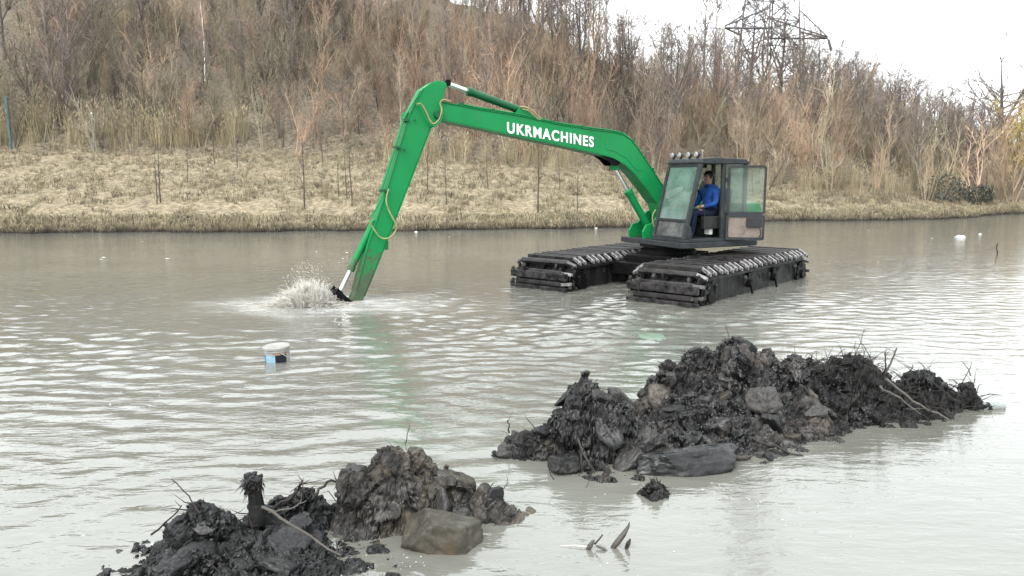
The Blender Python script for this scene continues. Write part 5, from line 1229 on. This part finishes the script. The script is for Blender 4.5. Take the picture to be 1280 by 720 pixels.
rock('small_clay_block', 'small grey block at the foot of the peaked heap', 708, 577, 5.66, [(0, -1, .3, .7), (-.9, -.2, .3, .9), (.9, -.2, .1, .8), (0, .1, 1, .6), (0, 1, 0, .7), (0, 0, -1, .8)], (.13, .09, .085), R(22), MUD_C, 0.05)
# long dark slab lying at the water's edge, thicker at its right end
SLAB = mat_mud('slab_silt', (0.006, 0.006, 0.0065), (0.022, 0.0215, 0.0225), 0.5, 0.24, None, 0.5, 0.30)
rock('mud_slab', 'long smooth dark mud slab at the water edge below the heaps', 864, 576, 5.72, [(0, -1, .45, .8), (-.15, .2, 1, .75), (-1, -.3, .25, .95), (-.6, -.7, .1, .9), (1, -.25, -.1, .95), (.7, -.5, .6, .95), (0, 1, .1, .9), (0, 0, -1, .9)], (.40, .15, .125), R(13), SLAB, 0.14, 2.2)

# stump standing in the black heap
def stump():
    p = at_y(320, 632, 4.55); root = tag(empty('stump', p), 'short black stump with ragged top standing in the black silt heap', 'stump')
    MB().tube([(0, 0, -.12), (.004, 0, .0), (-.004, 0, .10), (.0, 0, .19)], [.058, .050, .043, .05], 9).build('trunk', MUD_E, root, smooth=True)
    n = 90; a = rng.uniform(0, 6.28, n); P0 = np.stack([.036 * np.cos(a), .036 * np.sin(a), rng.uniform(.10, .19, n)], 1)
    Vt, Ft = scatter(clod_t, rng.normal(0, 1, (16, 3)) * [.026, .026, .014] + [-.012, 0, .18], rng.uniform(.014, .032, 16), rng.uniform(0, 6, 16), np.ones((16, 3)))[:2]; link('mud_cap', mesh_np('mud_cap', Vt, Ft, MUD_E), root)
    d = np.stack([np.cos(a) - .5, np.sin(a) * .7, rng.uniform(-.9, .2, n)], 1) + rng.normal(0, .3, (n, 3)); L = rng.uniform(.012, .05, n)[:, None]
    V, F = spikes(P0, P0 + d * L * .6, P0 + d * L + np.array([0, 0, -1]) * L * .8, .006, .004); link('ragged_top', mesh_np('ragged_top', V, F, ROOT, True), root)
stump()
# sticks one can pick up
def stick_thing(name, label, pts, r, mat=BARK, twigs=0):
    P = [at_y(*p) for p in pts]; o = P[0]; root = tag(empty(name, o), label, 'stick', 'sticks in the mud')
    Q = []
    for a, b in zip(P[:-1], P[1:]):
        for k in range(4): Q.append(a + (b - a) * k / 4)
    Q.append(P[-1]); Q = [q - o + rng.normal(0, r * .5, 3) for q in Q]
    MB().tube([tuple(q) for q in Q], list(np.linspace(r, r * .55, len(Q))), 8).build('shaft', mat, root, smooth=True)
    m = MB(); q = np.array(Q[len(Q) * 2 // 3]); e = np.array(Q[-1])
    for k in range(max(1, twigs)):
        a = q + (e - q) * rng.uniform(0, 1); m.tube([tuple(a), tuple(a + rng.normal(0, 1, 3) * r * 6 + [0, 0, r * 3])], [r * .4, r * .12], 5)
    m.build('twig', mat, root, smooth=True)
stick_thing('stick', 'long straight stick lying down the front of the black silt heap', [(328, 634, 4.32), (375, 662, 4.18), (426, 694, 4.08)], .010)
stick_thing('twig', 'thin bare twig slanting up from the left side of the black heap', [(250, 642, 4.3), (235, 620, 4.35), (215, 598, 4.4)], .005, ROOT, 3)
stick_thing('twig', 'dark twig low on the left edge of the black heap', [(190, 668, 4.35), (205, 655, 4.3), (228, 632, 4.35)], .007, ROOT, 2)
stick_thing('stick', 'pale stick across the top of the black silt heap', [(335, 640, 4.6), (365, 636, 4.6), (385, 626, 4.62)], .007)
stick_thing('stick', 'dark stick end poking out at the black heap beside the clay', [(392, 622, 4.72), (408, 602, 4.74), (430, 600, 4.8)], .011, ROOT, 3)
stick_thing('stick', 'dark tangled root on top of the black silt heap', [(345, 632, 4.70), (368, 618, 4.72), (378, 600, 4.74)], .012, ROOT, 8)
stick_thing('stick', 'black curved stick reaching from the long heap into the water', [(940, 548, 6.1), (968, 558, 6.05), (990, 568, 6.0), (1013, 573, 5.98)], .012, ROOT)
stick_thing('stick', 'upright stick on the rooty heap', [(1102, 478, 7.15), (1112, 455, 7.15), (1122, 434, 7.15)], .013, BARK, 2)
stick_thing('stick', 'short upright stick beside the taller one on the rooty heap', [(1106, 476, 7.1), (1107, 455, 7.1), (1106, 441, 7.1)], .010, ROOT, 2)
stick_thing('twig', 'thin twig on the crest of the rooty heap', [(1068, 444, 7.3), (1076, 428, 7.3), (1080, 412, 7.3)], .004, ROOT, 2)
stick_thing('twig', 'thin hooked twig near the right end of the rooty heap', [(1214, 470, 7.35), (1210, 460, 7.35), (1202, 452, 7.35)], .005, ROOT, 1)
stick_thing('stick', 'pale root running down to the water on the rooty heap', [(1108, 475, 6.95), (1140, 500, 6.85), (1185, 524, 6.72)], .015, BARK, 3)
stick_thing('stick', 'second root beside the pale root on the rooty heap', [(1100, 482, 6.9), (1125, 498, 6.8), (1150, 517, 6.75)], .012, BARK, 2)
stick_thing('stick', 'dark forked stick below the peaked heap', [(722, 548, 5.62), (732, 572, 5.5), (744, 592, 5.45)], .010, ROOT, 2)
stick_thing('stick', 'dark upright stick beside the forked one below the peaked heap', [(728, 560, 5.55), (726, 580, 5.5), (727, 592, 5.48)], .008, ROOT, 1)
stick_thing('twig', 'tiny hooked twig in the water left of the forked stick', [(692, 600, 5.35), (688, 592, 5.35), (686, 584, 5.35)], .004, ROOT, 1)
stick_thing('twig', 'short dark twig at the far left of the peaked heap', [(636, 541, 6.1), (636, 532, 6.1), (634, 525, 6.1)], .007, ROOT, 1)
stick_thing('twig', 'pale grass stem standing behind the clay heap', [(507, 555, 5.0), (510, 540, 5.0), (513, 530, 5.0)], .004, BARK, 2)
stick_thing('twig', 'drowned twig off the rooty heap', [(1075, 568, 6.15), (1100, 568, 6.15), (1112, 572, 6.12)], .005, ROOT, 3)
stick_thing('twig', 'lone stick standing in the far water at right', [(1247, 318, 23.2), (1246, 310, 23.2), (1247, 304, 23.2)], .02, ROOT, 1)
# driftwood near the bottom edge
def driftwood(px, py, label, kind):
    p = ground(px, py); root = tag(empty('driftwood', p), label, 'driftwood', 'driftwood near the bottom edge')
    m = MB()
    if kind == 'chip':
        m.tube([(-.09, .0, -.02), (-.05, -.01, .035), (-.01, 0, .085), (.022, .01, .135), (.028, .01, .165)], [.012, .021, .018, .009, .002], 7)
        m.build('bark_chip', BARK, root, smooth=True)
        MB().tube([(.0, -.01, -.02), (.018, -.02, .035), (.033, -.01, .062)], [.010, .015, .004], 7).build('chip_flake', ROOT, root, smooth=True)
    else:
        m.tube([(-.055, 0, -.02), (-.03, -.01, .02), (-.01, 0, .05), (.0, 0, .06)], [.010, .017, .011, .003], 7); m.build('knot', BARK, root, smooth=True)
        MB().tube([(.0, 0, .03), (.03, .0, .065), (.05, 0, .095)], [.006, .005, .004], 6).build('spur', ROOT, root)
        MB().tube([(.01, 0, .02), (.06, -.02, .01), (.09, -.03, -.015)], [.006, .010, .003], 7).build('flake', BARK, root, smooth=True)
        MB().tube([(-.03, 0, .012), (-.12, .02, .012), (-.21, .03, .004)], [.004, .003, .002], 5).build('pale_stem', mat_plain('pale_stem', (.5, .47, .4), .7), root)
driftwood(781, 684, 'pointed curled bark chip floating near the bottom edge', 'chip'); driftwood(743, 686, 'knotty driftwood with a spur left of the bark chip', 'knot')

# =================================================================== FLOATING THINGS
def paint_bucket():
    p = ground(347, 450) - np.array([0, 0, .005]); root = tag(empty('paint_bucket', p), 'white plastic paint bucket with blue and black label floating upright', 'bucket'); root.rotation_euler = (R(1), R(-2), 0)
    wh = mat_plain('white_bucket_plastic', (0.23, 0.226, 0.21), 0.5, scale=14, var=0.2, dirt=((0.14, 0.12, 0.095), 0.62)); bl = mat_plain('blue_label', (0.012, 0.10, 0.21), 0.4, scale=12, var=0.3); bk_ = mat_plain('black_label', (0.008, 0.008, 0.012), 0.4); pb_ = mat_plain('pale_blue_label', (0.17, 0.27, 0.34), 0.4, scale=30, var=0.35)
    rim = mat_plain('brown_rim_stain', (0.16, 0.11, 0.08), 0.6, scale=16, var=0.6)
    MB().lathe([(.145, -.12), (.150, .0), (.158, .165), (.160, .17)], n=36).build('shell', wh, root, smooth=True)
    lid = MB().lathe([(.168, .165), (.170, .19), (.160, .20), (.150, .193), (.0, .193)], n=36, cap1=False).build('lid', wh, root, smooth=True)
    MB().lathe([(.163, .135), (.1645, .142), (.163, .149)], n=36, cap0=False, cap1=False).build('rim_ring', wh, root, smooth=True)
    def arc(a0, a1, z0, z1, off, mat, name):
        m = MB(); n = 14; V = []
        for k in range(n + 1):
            a = R(a0 + (a1 - a0) * k / n)
            for z in (z0, z1): r_ = .150 + z * .048 + off; V.append((r_ * math.cos(a), r_ * math.sin(a), z))
        m.add(V, [(2 * k, 2 * k + 2, 2 * k + 3, 2 * k + 1) for k in range(n)]); m.build(name, mat, root, smooth=True)
    arc(186, 225, 0.005, 0.10, .002, bl, 'blue_label'); arc(225, 278, 0.005, 0.10, .002, pb_, 'pale_label'); arc(278, 334, -.02, 0.10, .002, bk_, 'black_label'); arc(268, 338, 0.108, 0.130, .002, rim, 'stain')
    m = MB(); m.tube([(.168 * math.cos(a), .168 * math.sin(a), .14 - .10 * math.sin((a - R(300)) / R(120) * math.pi)) for a in np.linspace(R(300), R(420), 14)], .004, 6); m.build('handle', mat_plain('wire_handle', (.4, .4, .4), .3, .8), root)
paint_bucket()
def bottle():
    p = ground(1218, 511); root = tag(empty('plastic_bottle', p + np.array([0, 0, .02])), 'clear grey plastic bottle floating at the right end of the rooty heap', 'bottle'); root.rotation_euler = (0, R(90), R(6))
    t = NT('clear_bottle'); t.set((0.45, 0.49, 0.47), 0.12, ior=1.4); t.b.inputs['Transmission Weight'].default_value = 0.6; pl = t.m
    MB().lathe([(.014, .0), (.016, .03), (.040, .075), (.043, .09), (.043, .15), (.041, .155), (.043, .16), (.043, .29), (.038, .315), (.030, .32), (.0, .305)], n=24).build('body', pl, root, smooth=True)
    MB().lathe([(.0165, -.018), (.0175, -.015), (.0175, .004), (.0, .006)], n=16).build('cap', mat_plain('bottle_cap', (0.25, 0.28, 0.28), .5), root)
    MB().lathe([(.0435, .20), (.0438, .205), (.0438, .265), (.0435, .27)], n=24, cap0=False, cap1=False).build('label_band', mat_plain('worn_label', (0.24, 0.26, 0.255), .6), root, smooth=True)
bottle()
def blob(name, label, px, py, size, mat, cat_, freq=3.0, rough=0.35):
    V, F = ICO5; V = V * (1 + rough * fbm(V * freq + px, 4))[:, None]; V = V * np.array(size)
    p = ground(px, py); return tag(link(name, mesh_np(name, V, F, mat, True), None, tuple(p)), label, cat_)
t = NT('green_film'); t.set((0.20, 0.30, 0.215), 0.3, spec=0.5); t.b.inputs['Transmission Weight'].default_value = 0.5
blob('green_bag', 'pale green plastic bag floating just under the surface before the near pontoon', 815, 421, (0.20, 0.26, 0.016), t.m, 'plastic bag', 2.0, 0.5)
wb = mat_plain('white_film', (0.38, 0.38, 0.37), 0.4)
blob('white_bag', 'white plastic bag floating in the far water at right', 1200, 297, (0.20, 0.16, 0.10), wb, 'plastic bag', 2.2, 0.4)
blob('white_scrap', 'small white scrap floating right of the white bag', 1225, 293, (0.06, 0.06, 0.05), wb, 'litter', 2.5, 0.3)
blob('white_scrap', 'small white scrap floating below the left bank', 520, 290, (0.07, 0.06, 0.04), wb, 'litter', 2.5, 0.3)
blob('white_scrap', 'small white scrap floating before the boom foot', 745, 285.5, (0.07, 0.06, 0.05), wb, 'litter', 2.5, 0.3)
blob('white_crumb', 'tiny white crumb of foam plastic at the left of the black heap', 191, 681, (0.012, 0.012, 0.014), wb, 'litter', 2.5, 0.2)
# suds and flecks drifting on the water
fl = np.random.default_rng(77); Vs = []; Fs = []; o = 0
def fleck(x, y, r):
    global o
    n = 7; a = np.linspace(0, 6.28, n, endpoint=False) + fl.uniform(0, 1); rr = r * fl.uniform(0.5, 1.2, n); e = fl.uniform(0.7, 1.6)
    zz = 0.004 + 0.03 * (y > 8)
    P = [[x + rr[k] * math.cos(a[k]) * e, y + rr[k] * math.sin(a[k]), zz - 0.003] for k in range(n)] + [[x, y, zz + r * .35]]
    Vs.append(P); Fs.append([[o + k, o + (k + 1) % n, o + n] for k in range(n)]); o += n + 1
for (px0, px1, py0, py1, n, r0, r1) in ((640, 1080, 610, 720, 170, .002, .008), (860, 1050, 600, 640, 50, .003, .009), (430, 640, 690, 719, 60, .002, .008), (0, 260, 600, 700, 40, .002, .007), (1000, 1280, 560, 720, 60, .002, .006), (0, 400, 390, 520, 26, .006, .016), (0, 640, 292, 330, 40, .02, .06), (1010, 1270, 285, 330, 10, .02, .05), (330, 480, 380, 410, 60, .01, .03)):
    for k in range(n):
        px, py = fl.uniform(px0, px1), fl.uniform(py0, py1)
        if n2(np.array([px]), np.array([py]), 0.02, 3.0, 2)[0] < -0.02: continue
        q = ground(px, py); fleck(q[0], q[1], r0 + (r1 - r0) * fl.uniform(0, 1) ** 2.2)
tag(link('foam_flecks', mesh_np('foam_flecks', np.array(sum(Vs, [])), np.array(sum(Fs, [])), mat_plain('dry_foam', (0.34, 0.34, 0.33), 0.8), True)), 'small white foam flecks drifting on the water', 'foam', kind='stuff')

# =================================================================== SPLASH AT THE BUCKET
def splash():
    c = ground(385, 380); c[2] = 0; root = tag(empty('water_splash', c), 'white splash of churned water thrown up beside the digging bucket', 'splash')
    sr = np.random.default_rng(31); n = 2600
    P0 = np.stack([sr.normal(-.02, .24, n), sr.normal(0, .22, n), np.full(n, -.03)], 1)
    out = P0 * [1.0, .9, 0]; ht = np.exp(-((P0[:, 0] + .0) / .36) ** 2) * sr.uniform(.08, .66, n) * (0.7 + 0.5 * pn(np.stack([P0[:, 0] * 6, P0[:, 1] * 6, P0[:, 2]], 1)))
    P1 = P0 + out * .25 + sr.normal(0, .05, (n, 3)); P1[:, 2] = ht * .72
    P2 = P0 + out * sr.uniform(.3, .7, (n, 1)) + sr.normal(0, .055, (n, 3)) + [-.04, 0, 0]; P2[:, 2] = ht * sr.uniform(.75, 1.1, n)
    rr = sr.uniform(.003, .011, n); V, F = spikes(P0, P1, P2, rr * 1.3, rr * .8)
    t = NT('aerated_water'); cc = t.mix(t.noise(t.coord(), 9, 4), (0.30, 0.27, 0.22), (0.62, 0.61, 0.57)); t.set(cc, 0.25, spec=0.5); t.b.inputs['Transmission Weight'].default_value = 0.15
    link('jets', mesh_np('jets', V, F, t.m, True), root)['kind'] = 'stuff'
    k = 1900; p = np.stack([sr.normal(-.02, .33, k), sr.normal(0, .28, k), np.zeros(k)], 1); p[:, 2] = sr.uniform(0.02, 1, k) ** 1.5 * .80 * np.exp(-((p[:, 0] + .03) / .52) ** 2)
    iv, if_ = icos(1); V, F, _ = scatter([(iv, if_)], p, (.0025 + .008 * sr.uniform(0, 1, k) ** 3), sr.uniform(0, 6, k), np.ones((k, 3)))
    link('droplets', mesh_np('droplets', V, F, t.m, True), root)['kind'] = 'stuff'
    # boiling foot of the splash
    gx, gy = np.meshgrid(np.arange(-1.0, 0.9, .02), np.arange(-.6, .6, .02)); q = np.exp(-((gx + .05) / .42) ** 2 - (gy / .26) ** 2)
    z = -.05 + q * (.20 + .22 * n2(gx, gy, 5, 2.0, 4)) + .04 * n2(gx, gy, 14, 4.0, 3) * q; I = np.arange(gx.size).reshape(gx.shape)
    F = np.stack([I[:-1, :-1], I[:-1, 1:], I[1:, 1:], I[1:, :-1]], -1).reshape(-1, 4)
    link('boil', mesh_np('boil', np.stack([gx, gy, z], -1).reshape(-1, 3), F, t.m, True), root)
splash()
